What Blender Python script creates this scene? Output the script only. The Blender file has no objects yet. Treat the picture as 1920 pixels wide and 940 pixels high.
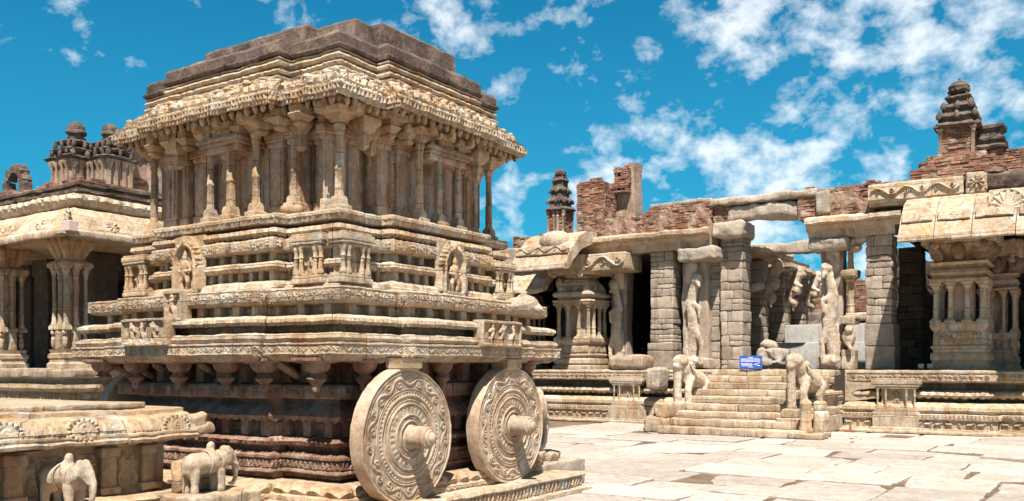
import bpy, math, random
import numpy as np
from mathutils import Vector
random.seed(11); rng = np.random.default_rng(5)
R = math.radians
scene = bpy.context.scene
# ------------------------------------------------------------------ camera
EYE, F, H0, CX = 1.6, 1700.0, 690.0, 960.0        # eye height, focal length in px of 1920, horizon row
CT, ST = 0.8310, 0.5563                           # camera is turned 33.8 deg to the left of +Y
cam = bpy.data.cameras.new('camera'); camo = bpy.data.objects.new('camera', cam)
scene.collection.objects.link(camo); scene.camera = camo
camo.location = (0, 0, EYE); camo.rotation_euler = (R(90), 0, R(33.8))
cam.sensor_width = 36; cam.lens = F/1920*36; cam.shift_y = (H0-470)/1920
cam.clip_start = .1; cam.clip_end = 3000
# ------------------------------------------------------------------ light
SUN_EL, SUN_AZ = 60.0, 149.0                      # azimuth clockwise from +Y
az, el = R(SUN_AZ), R(SUN_EL)
sd = Vector((math.sin(az)*math.cos(el), math.cos(az)*math.cos(el), math.sin(el)))
sun = bpy.data.lights.new('sun', 'SUN'); sun.energy = 5.0; sun.angle = R(.53); sun.color = (1, .94, .85)
suno = bpy.data.objects.new('sun', sun); scene.collection.objects.link(suno)
suno.rotation_euler = (-sd).to_track_quat('-Z', 'Y').to_euler()
scene.view_settings.view_transform = 'Standard'; scene.view_settings.look = 'None'
scene.view_settings.exposure = 1.14; scene.view_settings.gamma = 1; scene.view_settings.use_curve_mapping = False

class NT:
    def __init__(s, nt): s.nt = nt; nt.nodes.clear()
    def n(s, t, ins=None, **kw):
        o = s.nt.nodes.new(t)
        for k, v in kw.items(): setattr(o, k, v)
        for k, v in (ins or {}).items():
            if isinstance(v, bpy.types.NodeSocket): s.nt.links.new(v, o.inputs[k])
            else: o.inputs[k].default_value = v
        return o
    def math(s, op, a, b=0.0, clamp=False):
        return s.n('ShaderNodeMath', {0: a, 1: b}, operation=op, use_clamp=clamp).outputs[0]
    def mix(s, f, a, b, mode='MIX'):
        c4 = lambda v: v if isinstance(v, bpy.types.NodeSocket) else (*v, 1)[:4]
        return s.n('ShaderNodeMix', {0: f, 6: c4(a), 7: c4(b)}, data_type='RGBA', blend_type=mode).outputs[2]
    def ramp(s, f, *st):
        o = s.n('ShaderNodeValToRGB', {0: f}); e = o.color_ramp.elements
        while len(e) < len(st): e.new(.5)
        for i, (p, c) in enumerate(st):
            e[i].position = p; e[i].color = (c, c, c, 1) if not hasattr(c, '__len__') else (*c, 1)
        return o.outputs[0]
    def noise(s, vec, sc, det=4, rough=.55, dist=0.0, out=0):
        return s.n('ShaderNodeTexNoise', {'Vector': vec, 'Scale': sc, 'Detail': det, 'Roughness': rough, 'Distortion': dist}).outputs[out]
    def vmul(s, vec, v):
        return s.n('ShaderNodeVectorMath', {0: vec, 1: v}, operation='MULTIPLY').outputs[0]

w = bpy.data.worlds.new('World'); scene.world = w; w.use_nodes = True
W = NT(w.node_tree)
sky = W.n('ShaderNodeTexSky', sky_type='NISHITA', sun_disc=False, sun_elevation=el, sun_rotation=az,
          air_density=1.0, dust_density=.4, ozone_density=2.5)
geo = W.n('ShaderNodeTexCoord').outputs['Generated']
sep = W.n('ShaderNodeSeparateXYZ', {0: geo})
gv = W.vmul(geo, (1.0, 1.0, 1.35))
n1 = W.noise(gv, 24, 8, .58, .15); n2 = W.noise(gv, 11.5, 2, .5)
right = W.math('ADD', W.math('MULTIPLY', sep.outputs[0], CT), W.math('MULTIPLY', sep.outputs[1], ST))   # more cloud towards the north-east
rm = W.math('SUBTRACT', W.math('MULTIPLY', W.math('MAXIMUM', W.math('MINIMUM', right, .25), -.35), .30), .015)
dens = W.math('ADD', W.math('ADD', n1, W.math('MULTIPLY', W.math('SUBTRACT', n2, .5), .55)), rm)
cl = W.ramp(dens, (.50, 0.0), (.60, .28), (.70, .62), (.86, .97))
deep = W.mix(1.0, sky.outputs[0], (.05, .92, 1.12), 'MULTIPLY')
up = W.ramp(sep.outputs[2], (.42, 0.0), (.62, 1.0)); deep = W.mix(up, deep, (1.1, 1.1, 1.1))  # grey upper sky, out of view, its brightness set to control the fill light
low = W.ramp(sep.outputs[2], (0.0, 1.0), (.45, 0.0))
deep = W.mix(W.math('MULTIPLY', low, .6), deep, (.7, 4.2, 6.4))
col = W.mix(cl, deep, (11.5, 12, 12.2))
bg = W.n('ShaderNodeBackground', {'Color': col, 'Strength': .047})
out = W.n('ShaderNodeOutputWorld', {'Surface': bg.outputs[0]})

# ------------------------------------------------------------------ placing by sight line
def ray(px): return (px-CX)/F
def at_y(px, py, y):
    r = ray(px); Y = y/(CT+ST*r); return ((CT*r-ST)*Y, y, EYE-(py-H0)*Y/F)
def at_x(px, py, x):
    r = ray(px); Y = x/(CT*r-ST); return (x, (ST*r+CT)*Y, EYE-(py-H0)*Y/F)
def XY(px, y): return at_y(px, 0, y)[0]
def YX(px, x): return at_x(px, 0, x)[1]

# ------------------------------------------------------------------ noise in numpy
_tab = rng.random((64, 64, 64, 3)) - .5
def vnoise(P, f):
    p = P*f + 100.3; i = np.floor(p).astype(int); t = p-i; t = t*t*(3-2*t); i &= 63; j = (i+1) & 63
    def g(a, b, c): return _tab[a, b, c]
    x0, y0, z0 = i.T; x1, y1, z1 = j.T; tx, ty, tz = t[:, 0:1], t[:, 1:2], t[:, 2:3]
    c00 = g(x0, y0, z0)*(1-tx)+g(x1, y0, z0)*tx; c10 = g(x0, y1, z0)*(1-tx)+g(x1, y1, z0)*tx
    c01 = g(x0, y0, z1)*(1-tx)+g(x1, y0, z1)*tx; c11 = g(x0, y1, z1)*(1-tx)+g(x1, y1, z1)*tx
    return ((c00*(1-ty)+c10*ty)*(1-tz)+(c01*(1-ty)+c11*ty)*tz)

# ------------------------------------------------------------------ mesh collector
class MB:
    def __init__(s): s.V = []; s.F = []; s.n = 0
    def add(s, V, F):
        V = np.asarray(V, float).reshape(-1, 3); s.V.append(V); k = s.n
        s.F += [tuple(int(i)+k for i in f) for f in F]; s.n += len(V); return s
    def box(s, x0, x1, y0, y1, z0, z1, j=0.0):
        V = np.array([(x, y, z) for x in (x0, x1) for y in (y0, y1) for z in (z0, z1)], float)
        if j: V = V + (rng.random(V.shape)-.5)*2*j
        return s.add(V, [(0, 1, 3, 2), (4, 6, 7, 5), (0, 4, 5, 1), (2, 3, 7, 6), (0, 2, 6, 4), (1, 5, 7, 3)])
    def rbox(s, x0, x1, y0, y1, z0, z1, r=.025, step=.12, j=0.0, cap=14):
        """stone block with rounded arrises, dense enough for noise to wear it"""
        lo = np.array((x0, y0, z0), float); hi = np.array((x1, y1, z1), float)
        lo, hi = np.minimum(lo, hi), np.maximum(lo, hi); d = hi-lo; r = min(r, d.min()*.3)
        ax = [np.unique(np.concatenate([[0, r*.5, r], np.linspace(r, L-r, int(min(cap, max(1, round(L/step))))+1), [L-r*.5, L]])) for L in d]
        idx = {}; V = []; Fc = []
        def vid(i, j_, k):
            q = (i, j_, k)
            if q not in idx:
                p = np.array((ax[0][i], ax[1][j_], ax[2][k])); c = np.clip(p, r, d-r); e = p-c; L = np.linalg.norm(e)
                if L > 1e-9: p = c+e/L*r
                idx[q] = len(V); V.append(p+lo)
            return idx[q]
        n = [len(a)-1 for a in ax]
        for a, b, c in ((0, 1, 2), (1, 2, 0), (2, 0, 1)):
            for side in (0, n[c]):
                for i in range(n[a]):
                    for k in range(n[b]):
                        q = []
                        for di, dk in ((0, 0), (1, 0), (1, 1), (0, 1)):
                            t = [0, 0, 0]; t[a] = i+di; t[b] = k+dk; t[c] = side; q.append(vid(*t))
                        Fc.append(tuple(q if side else q[::-1]))
        V = np.array(V)
        if j: V = V + (rng.random(3)-.5)*2*j
        return s.add(V, Fc)
    def lathe(s, prof, cx, cy, n=16, rot=0.0, axis='z', sx=1.0, sy=1.0, z=0.0):
        V = []; Fc = []; m = len(prof)
        for (r, h) in prof:
            for k in range(n):
                a = rot+2*math.pi*k/n; V.append((cx+r*sx*math.cos(a), cy+r*sy*math.sin(a), z+h))
        for i in range(m-1):
            for k in range(n):
                a, b = i*n+k, i*n+(k+1) % n; Fc.append((a, b, b+n, a+n))
        Fc.append(tuple(range(n-1, -1, -1))); Fc.append(tuple((m-1)*n+k for k in range(n)))
        return s.add(V, Fc)
    def sq(s, prof, cx, cy, z=0.0, sx=1.0, sy=1.0):          # square plan profile of half-widths
        return s.lathe([(r*math.sqrt(2), h) for r, h in prof], cx, cy, 4, math.pi/4, sx=sx, sy=sy, z=z)
    def blob(s, c, r, n=10):
        V = []; Fc = []; c = np.array(c, float); r = np.array(r if hasattr(r, '__len__') else (r,)*3, float)
        m = n//2+1
        for i in range(1, m):
            t = math.pi*i/m
            for k in range(n):
                a = 2*math.pi*k/n; V.append(c+r*np.array((math.sin(t)*math.cos(a), math.sin(t)*math.sin(a), math.cos(t))))
        V.append(c+r*np.array((0, 0, 1))); V.append(c-r*np.array((0, 0, 1))); T, B = len(V)-2, len(V)-1
        for i in range(m-2):
            for k in range(n):
                a, b = i*n+k, i*n+(k+1) % n; Fc.append((a, a+n, b+n, b))
        for k in range(n): Fc.append((T, k, (k+1) % n)); Fc.append((B, (m-2)*n+(k+1) % n, (m-2)*n+k))
        return s.add(V, Fc)
    def limb(s, p0, p1, r0, r1, n=9):
        p0 = np.array(p0, float); p1 = np.array(p1, float); d = p1-p0; L = np.linalg.norm(d); d = d/max(L, 1e-9)
        u = np.cross(d, (0, 0, 1) if abs(d[2]) < .9 else (1, 0, 0)); u /= np.linalg.norm(u); v = np.cross(d, u)
        V = []; Fc = []; rings = [(-r0*.95, r0*.3), (-r0*.6, r0*.8), (0, r0), (L*.5, (r0+r1)/2), (L, r1), (L+r1*.6, r1*.8), (L+r1*.95, r1*.3)]
        for t, r in rings:
            for k in range(n):
                a = 2*math.pi*k/n; V.append(p0+d*t+(u*math.cos(a)+v*math.sin(a))*r)
        for i in range(len(rings)-1):
            for k in range(n):
                a, b = i*n+k, i*n+(k+1) % n; Fc.append((a, b, b+n, a+n))
        Fc.append(tuple(range(n-1, -1, -1))); Fc.append(tuple((len(rings)-1)*n+k for k in range(n)))
        return s.add(V, Fc)
    def extrude(s, prof, a0, a1, axis='x', step=.12, fn=None):
        """closed outline (p, z) run along x (p is y) or along y (p is x), ends closed"""
        m = len(prof); n = max(1, int(round(abs(a1-a0)/step))); V = []; Fc = []
        for i in range(n+1):
            a = a0+(a1-a0)*i/n
            for q, (p, z) in enumerate(prof):
                if fn: p, z = fn(a, q, p, z)
                V.append((a, p, z) if axis == 'x' else (p, a, z))
        for i in range(n):
            for k in range(m):
                b = (k+1) % m; Fc.append((i*m+k, i*m+b, (i+1)*m+b, (i+1)*m+k))
        Fc.append(tuple(range(m))); Fc.append(tuple(n*m+k for k in range(m-1, -1, -1)))
        return s.add(V, Fc)
    def loft(s, plan, rings, step=.05, capb=True, capt=True, sides=None):
        """rectilinear plan offset inwards by d (or (dx, dy)) at each height; style = (kind, out, up, period)"""
        P = [np.array(p, float) for p in plan]; m = len(P); nrm = []
        wt = []
        for i in range(m):
            d = P[(i+1) % m]-P[i]; L = np.linalg.norm(d); nrm.append(np.array((d[1], -d[0]))/L); wt.append(.45 if L < .3 else 1.0)
        cnt = [max(1, int(round(np.linalg.norm(P[(i+1) % m]-P[i])/step))) for i in range(m)]
        V = []; N = sum(cnt)
        for rg in rings:
            d, z = rg[0], rg[1]; st = rg[2] if len(rg) > 2 else None
            dx, dy = d if hasattr(d, '__len__') else (d, d)
            C = []
            for i in range(m):
                o = np.zeros(2)
                for q_ in (i-1, i): o += nrm[q_]*wt[q_]*np.array((-dx, -dy))
                C.append(P[i]+o)
            for i in range(m):
                A, B = C[i], C[(i+1) % m]; L = np.linalg.norm(B-A); k = cnt[i]
                t = np.arange(k)/k; pts = A[None]*(1-t[:, None])+B[None]*t[:, None]; zc = np.full(k, z)
                if st:
                    kind, ao, az_, per = st; q = max(1, round(L/per)); ph = t*q
                    if kind == 'scallop': f = np.abs(np.sin(np.pi*ph))
                    elif kind == 'dentil': f = ((ph % 1) > .45).astype(float)
                    elif kind == 'wave': f = .5-.5*np.cos(2*np.pi*ph)
                    else: f = np.clip(1.4-3*np.abs((ph % 1)-.5), 0, 1)
                    pts = pts+nrm[i][None]*(f*ao)[:, None]; zc = zc+f*az_
                V.append(np.column_stack([pts, zc]))
        V = np.vstack(V); Fc = []
        for r in range(len(rings)-1):
            for k in range(N):
                a, b = r*N+k, r*N+(k+1) % N; Fc.append((a, b, b+N, a+N))
        if capb: Fc.append(tuple(range(N-1, -1, -1)))
        if capt: Fc.append(tuple((len(rings)-1)*N+k for k in range(N)))
        return s.add(V, Fc)
    def relief(s, hf, O, U, N, back=.02, Vv=(0, 0, 1)):
        O, U, N, Vv = (np.array(a, float) for a in (O, U, N, Vv))
        H = hf.H.copy(); ny, nx = H.shape
        X, Y = hf.X, hf.Y
        H[0, :] = H[-1, :] = -back; H[:, 0] = H[:, -1] = -back
        P = O+X[..., None]*U+Y[..., None]*Vv+H[..., None]*N
        i = np.arange(ny-1)[:, None]*nx+np.arange(nx-1)[None]; i = i.ravel()
        Fc = np.column_stack([i, i+1, i+nx+1, i+nx])
        if np.dot(np.cross(U, Vv), N) < 0: Fc = Fc[:, ::-1]
        s.V.append(P.reshape(-1, 3)); k = s.n; s.F += [tuple(q) for q in (Fc+k).tolist()]; s.n += nx*ny; return s
    def xform(s, k0, fn):
        """apply fn to the vertices added since array index k0"""
        for i in range(k0, len(s.V)): s.V[i] = fn(s.V[i])
    def build(s, name, mat, parent=None, rough=0.0, freq=3.0, smooth=None, rough2=0.0, remesh=0.0):
        V = np.vstack(s.V)
        if rough: V = V+vnoise(V, freq)*2*rough+vnoise(V, freq*3.1)*rough
        if rough2: V = V+vnoise(V, 22)*2*rough2
        off = root_of(parent); V = V-np.array(off)
        me = bpy.data.meshes.new(name); me.from_pydata(V.tolist(), [], s.F); me.update()
        me.materials.append(mat)
        if smooth is not None:
            me.shade_smooth(); me.set_sharp_from_angle(angle=R(smooth))
        o = bpy.data.objects.new(name, me); scene.collection.objects.link(o); o.parent = parent
        if remesh:
            a = o.modifiers.new('weld', 'REMESH'); a.mode = 'VOXEL'; a.voxel_size = remesh; a.use_smooth_shade = True
            b = o.modifiers.new('soften', 'SMOOTH'); b.factor = .5; b.iterations = 2
            tx = bpy.data.textures.get('wear') or bpy.data.textures.new('wear', 'CLOUDS'); tx.noise_scale = .09; tx.noise_depth = 4
            d_ = o.modifiers.new('wear', 'DISPLACE'); d_.texture = tx; d_.texture_coords = 'GLOBAL'; d_.strength = remesh*1.3; d_.mid_level = .5
        return o
def root_of(p):
    if p is None: return (0, 0, 0)
    while p.parent: p = p.parent
    return tuple(p.location)
def tag(o, label=None, cat=None, group=None, kind=None):
    for k, v in (('label', label), ('category', cat), ('group', group), ('kind', kind)):
        if v: o[k] = v
    return o
def thing(name, loc, label, cat, group=None):
    o = bpy.data.objects.new(name, None); o.location = loc; o.empty_display_size = .2
    scene.collection.objects.link(o); return tag(o, label, cat, group)
def copy_tree(o, parent=None, mv=None):
    c = o.copy(); scene.collection.objects.link(c); c.parent = parent
    if mv is not None: c.location = Vector(o.location)+Vector(mv)
    for ch in list(o.children): copy_tree(ch, c)
    return c

# ------------------------------------------------------------------ carved height fields
class HF:
    def __init__(s, w, h, res=.014):
        s.w, s.h = w, h; nx = max(4, int(w/res)); ny = max(4, int(h/res))
        s.x = np.linspace(0, w, nx); s.y = np.linspace(0, h, ny); s.X, s.Y = np.meshgrid(s.x, s.y); s.H = np.zeros_like(s.X)
    def cap(s, x0, y0, x1, y1, r0, r1, a):
        m = max(r0, r1); i0, i1 = np.searchsorted(s.x, (min(x0, x1)-m, max(x0, x1)+m)); j0, j1 = np.searchsorted(s.y, (min(y0, y1)-m, max(y0, y1)+m))
        if i1 <= i0 or j1 <= j0: return
        X = s.X[j0:j1, i0:i1]; Y = s.Y[j0:j1, i0:i1]; dx, dy = x1-x0, y1-y0; L = dx*dx+dy*dy
        t = np.clip(((X-x0)*dx+(Y-y0)*dy)/L, 0, 1) if L > 1e-9 else np.zeros_like(X)
        d = np.hypot(X-x0-t*dx, Y-y0-t*dy)/(r0+(r1-r0)*t)
        s.H[j0:j1, i0:i1] = np.maximum(s.H[j0:j1, i0:i1], a*np.sqrt(np.clip(1-d*d, 0, 1)))
    def rect(s, x0, y0, x1, y1, a):
        m = (s.X >= x0) & (s.X <= x1) & (s.Y >= y0) & (s.Y <= y1); s.H[m] = np.maximum(s.H[m], a) if a > 0 else a
    def path(s, pts, r, a):
        for p, q in zip(pts, pts[1:]): s.cap(*p, *q, r, r, a)
    def man(s, cx, y0, h, a, k=0):
        f = 1 if k % 2 else -1
        s.cap(cx, y0+h*.88, cx, y0+h*.9, h*.085, h*.085, a); s.cap(cx, y0+h*.97, cx, y0+h, h*.05, h*.03, a*.8)
        s.cap(cx, y0+h*.5, cx+.02*h*f, y0+h*.74, h*.085, h*.13, a)
        s.cap(cx-h*.06, y0+h*.46, cx-h*.15, y0+h*.25, h*.08, h*.06, a*.9); s.cap(cx-h*.15, y0+h*.25, cx-h*.08, y0+.02*h, h*.055, h*.045, a*.8)
        s.cap(cx+h*.06, y0+h*.46, cx+h*.13, y0+h*.24, h*.08, h*.06, a*.9); s.cap(cx+h*.13, y0+h*.24, cx+h*.16, y0+.02*h, h*.055, h*.045, a*.8)
        s.cap(cx-h*.13, y0+h*.74, cx-h*.25, y0+h*(.6 if k % 3 else .9), h*.045, h*.035, a*.8)
        s.cap(cx+h*.13, y0+h*.74, cx+h*.25, y0+h*(.55 if k % 2 else .92), h*.045, h*.035, a*.8)
    def horse(s, cx, y0, h, a, f=1, trunk=False):
        L = h*1.05
        s.cap(cx-L*.33, y0+h*.6, cx+L*.3, y0+h*.62, h*.2, h*.19, a)
        s.cap(cx+f*L*.3, y0+h*.66, cx+f*L*.48, y0+h*.88, h*.14, h*.1, a)
        s.cap(cx+f*L*.48, y0+h*.88, cx+f*L*.64, y0+h*(.74), h*.09, h*.05, a)
        if trunk: s.cap(cx+f*L*.62, y0+h*.74, cx+f*L*.62, y0+h*.25, h*.06, h*.03, a)
        for t, b in ((-.36, -.42), (-.22, -.16), (.2, .14), (.34, .44)):
            s.cap(cx+t*L, y0+h*.5, cx+(t+b)*.5*L, y0+h*.26, h*.08, h*.05, a*.85); s.cap(cx+(t+b)*.5*L, y0+h*.26, cx+b*L, y0+h*.03, h*.05, h*.04, a*.8)
        s.cap(cx-f*L*.5, y0+h*.66, cx-f*L*.6, y0+h*.35, h*.035, h*.03, a*.7)
        s.cap(cx+f*L*.05, y0+h*.78, cx+f*L*.05, y0+h*.98, h*.07, h*.05, a*.8)
    def rosette(s, cx, cy, r, a):
        for k in range(8):
            t = k*math.pi/4; s.cap(cx+.35*r*math.cos(t), cy+.35*r*math.sin(t), cx+.85*r*math.cos(t), cy+.85*r*math.sin(t), r*.12, r*.17, a*.85)
        s.cap(cx, cy, cx, cy, r*.28, r*.28, a)
    def scroll(s, cx, cy, r, a, f=1, th=.12):
        s.path([(cx+r*(1-t)*math.cos(f*t*9), cy+r*(1-t)*math.sin(f*t*9)) for t in np.linspace(0, .9, 16)], r*th, a)
    def vine(s, y, amp, per, r, a, x0=0, x1=None):
        x1 = s.w if x1 is None else x1; n = max(1, round((x1-x0)/per)); per = (x1-x0)/n
        xs = np.linspace(x0, x1, n*12+1); s.path([(x, y+amp*math.sin(2*math.pi*(x-x0)/per)) for x in xs], r, a)
        for k in range(n):
            s.scroll(x0+(k+.25)*per, y-amp*.35, amp*.75, a*.9, 1); s.scroll(x0+(k+.75)*per, y+amp*.35, amp*.75, a*.9, -1)
    def wear(s, a=.004, f=18):
        P = np.column_stack([s.X.ravel(), s.Y.ravel(), np.full(s.X.size, rng.random()*9)]); s.H += vnoise(P, f)[:, 0].reshape(s.X.shape)*2*a; return s

def frieze(mb, plan, d, z0, z1, kind, a=.02, faces=None, step=None):
    """carved strip on every edge of a plan at inset d"""
    m = len(plan); h = z1-z0; dx, dy = d if hasattr(d, '__len__') else (d, d)
    for i in range(m):
        p, q = np.array(plan[i], float), np.array(plan[(i+1) % m], float); e = q-p; L = np.linalg.norm(e); u = e/L; n = np.array((u[1], -u[0]))
        if faces and not any(abs(n[0]-a_) < .1 and abs(n[1]-b_) < .1 for a_, b_ in faces): continue
        pv = np.array(plan[i-1], float); nx = np.array(plan[(i+2) % m], float)
        def corner(c, e1, e2):
            u1, u2 = e1/np.linalg.norm(e1), e2/np.linalg.norm(e2)
            w1, w2 = (.45 if np.linalg.norm(v) < .3 else 1.0 for v in (e1, e2)); return c+(np.array((u1[1], -u1[0]))*w1+np.array((u2[1], -u2[0]))*w2)*np.array((-dx, -dy))
        A = corner(p, p-pv, e); B = corner(q, e, nx-q); L = np.linalg.norm(B-A)
        if L < .12: continue
        f = HF(L, h, .011 if h < .2 else .016); carve(f, kind, a); f.wear()
        mb.relief(f, (A[0], A[1], z0), (u[0], u[1], 0), (n[0], n[1], 0), .015)
def carve(f, kind, a):
    L, h = f.w, f.h
    if kind == 'vine': f.vine(h*.5, h*.27, h*1.9, h*.07, a)
    elif kind == 'rosette':
        n = max(1, round(L/(h*2.3)))
        for k in range(n): f.rosette((k+.5)*L/n, h*.5, h*.42, a)
        for k in range(n-1): f.vine(h*.5, h*.2, h*.6, h*.05, a*.6, (k+.75)*L/n, (k+1.25)*L/n)
    elif kind == 'men':
        n = max(1, round(L/(h*.62)))
        for k in range(n): f.man((k+.5+(rng.random()-.5)*.2)*L/n, h*.04, h*(.82+.12*rng.random()), a, int(rng.integers(9)))
    elif kind == 'animals':
        n = max(1, round(L/(h*1.15))); f.rect(0, 0, L, h*.07, a*.7); f.rect(0, h*.93, L, h, a*.7)
        for k in range(n):
            if rng.random() < .3: f.man((k+.5)*L/n, h*.1, h*.75, a, k)
            elif rng.random() < .25: f.horse((k+.5)*L/n, h*.1, h*.74, a, 1, True)
            else: f.horse((k+.5)*L/n, h*.1, h*(.66+.1*rng.random()), a, 1 if k % 5 else -1)
    elif kind == 'panels':
        n = max(1, round(L/(h*1.5)))
        for k in range(n):
            x0, x1 = (k+.08)*L/n, (k+.92)*L/n; f.rect(x0, h*.1, x1, h*.9, a*.55)
            (f.rosette if k % 2 else f.man)((x0+x1)/2, h*.5 if k % 2 else h*.15, h*.32 if k % 2 else h*.7, a)
    elif kind == 'columnband':                        # vertical bands of scroll work on the shrine wall
        n = max(1, round(L/.13))
        for k in range(n+1): f.rect(k*L/n-.012, 0, k*L/n+.012, h, a*.9)
        for k in range(n):
            cx = (k+.5)*L/n; r = L/n*.3
            if k % 3 == 1: f.path([(cx+r*.8*math.sin(t*9), t*h) for t in np.linspace(.02, .98, 60)], r*.28, a*.7)
            elif k % 3 == 2:
                for t in np.arange(.04, .97, .06): f.cap(cx, t*h, cx, t*h, r*.75, r*.75, a*.6)
            else: f.cap(cx, .02*h, cx, .98*h, r*.9, r*.9, a*.5)

# ------------------------------------------------------------------ materials
def stone(name, A, B, C, stain=(.16, .075, .04), stain_amt=.5, dark=(.05, .042, .035), dark_amt=.25, carve_sc=0.0, carve_d=.01,
          isl=.25, bump=.85, streak=.95, grain=.5, joints=None):
    m = bpy.data.materials.new(name); m.use_nodes = True; T = NT(m.node_tree)
    g = T.n('ShaderNodeNewGeometry'); P = g.outputs['Position']
    big = T.noise(P, .9, 6, .6, .4); mid = T.noise(P, 3.7, 8, .65); fine = T.noise(P, 23, 6, .7)
    col = T.mix(T.ramp(big, (.36, 0.0), (.64, 1.0)), A, B)
    col = T.mix(T.ramp(mid, (.46, 0.0), (.66, 1.0)), col, C)
    st = T.noise(T.vmul(P, (3.2, 3.2, .55)), 1.6, 7, .65, .3)
    col = T.mix(T.math('MULTIPLY', T.ramp(st, (.5, 0.0), (.66, 1.0)), stain_amt), col, stain)
    dk = T.noise(P, 2.3, 10, .72, .5); dkz = T.noise(T.vmul(P, (5, 5, .8)), 1.1, 6, .6)
    dm = T.math('MULTIPLY', T.ramp(dk, (.52, 0.0), (.64, 1.0)), T.ramp(dkz, (.4, .25), (.62, 1.0)))
    col = T.mix(T.math('MULTIPLY', dm, dark_amt), col, dark)
    col = T.mix(grain, col, T.ramp(fine, (.3, .25), (.7, 1.0)), 'MULTIPLY')
    mot = T.noise(P, 9.5, 10, .82, .6); col = T.mix(.85, col, T.ramp(mot, (.30, .5), (.45, .97), (.62, 1.1)), 'MULTIPLY')
    rs = T.noise(T.vmul(P, (9, 9, .45)), 1.0, 8, .7, .2); rb = T.noise(P, .7, 3, .5)
    col = T.mix(T.math('MULTIPLY', T.math('MULTIPLY', T.ramp(rs, (.53, 0.0), (.60, 1.0)), T.ramp(rb, (.42, .15), (.6, 1.0))), streak), col, T.mix(.5, col, (.13, .095, .07)))
    v = T.ramp(g.outputs['Random Per Island'], (0.0, 1-isl), (1.0, 1.0)); col = T.mix(1.0, col, v, 'MULTIPLY')
    h = T.math('ADD', T.math('ADD', T.math('MULTIPLY', mid, .030), T.math('MULTIPLY', mot, .016)), T.math('ADD', T.math('MULTIPLY', fine, .014), T.math('MULTIPLY', T.noise(P, 70, 4, .65), .005)))
    if carve_sc:
        wv = T.n('ShaderNodeVectorMath', {0: P, 1: T.vmul(T.noise(P, carve_sc*.6, 2, out=1), (.12, .12, .12))}, operation='ADD').outputs[0]
        vo = T.n('ShaderNodeTexVoronoi', {'Vector': wv, 'Scale': carve_sc, 'Randomness': .75}, feature='SMOOTH_F1').outputs[0]
        vv = T.n('ShaderNodeTexVoronoi', {'Vector': wv, 'Scale': carve_sc*2.3}, feature='DISTANCE_TO_EDGE').outputs[0]
        h = T.math('ADD', h, T.math('MULTIPLY', T.ramp(vo, (.1, 1.0), (.6, 0.0)), carve_d))
        h = T.math('ADD', h, T.math('MULTIPLY', T.ramp(vv, (0.0, 0.0), (.12, 1.0)), carve_d*.45))
    if joints:
        s = T.n('ShaderNodeSeparateXYZ', {0: P}); u = T.math('ADD', s.outputs[0], s.outputs[1])
        uv = T.n('ShaderNodeCombineXYZ', {0: u, 1: s.outputs[2], 2: 0.0}).outputs[0]
        bk = T.n('ShaderNodeTexBrick', {'Vector': uv, 'Scale': 1.0, 'Mortar Size': joints[2], 'Mortar Smooth': .2, 'Brick Width': joints[0], 'Row Height': joints[1], 'Color1': (1, 1, 1, 1), 'Color2': (.78, .74, .70, 1), 'Mortar': (.35, .28, .22, 1)})
        h = T.math('SUBTRACT', h, T.math('MULTIPLY', bk.outputs['Fac'], .02))
        col = T.mix(1.0, col, bk.outputs['Color'], 'MULTIPLY') if joints[3:] else T.mix(T.math('MULTIPLY', bk.outputs['Fac'], .75), col, (.05, .035, .025))
    b = T.n('ShaderNodeBump', {'Height': h, 'Strength': bump, 'Distance': 1.0})
    p = T.n('ShaderNodeBsdfPrincipled', {'Base Color': col, 'Roughness': .88, 'Normal': b.outputs[0], 'Specular IOR Level': .25})
    T.n('ShaderNodeOutputMaterial', {'Surface': p.outputs[0]}); return m
def plain(name, c, rough=.6, metal=0.0):
    m = bpy.data.materials.new(name); m.use_nodes = True; T = NT(m.node_tree)
    P = T.n('ShaderNodeNewGeometry').outputs['Position']; n = T.noise(P, 30, 5, .6)
    col = T.mix(T.ramp(n, (.35, .0), (.7, .3)), c, tuple(x*.5 for x in c))
    p = T.n('ShaderNodeBsdfPrincipled', {'Base Color': col, 'Roughness': rough, 'Metallic': metal})
    T.n('ShaderNodeOutputMaterial', {'Surface': p.outputs[0]}); return m
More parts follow.
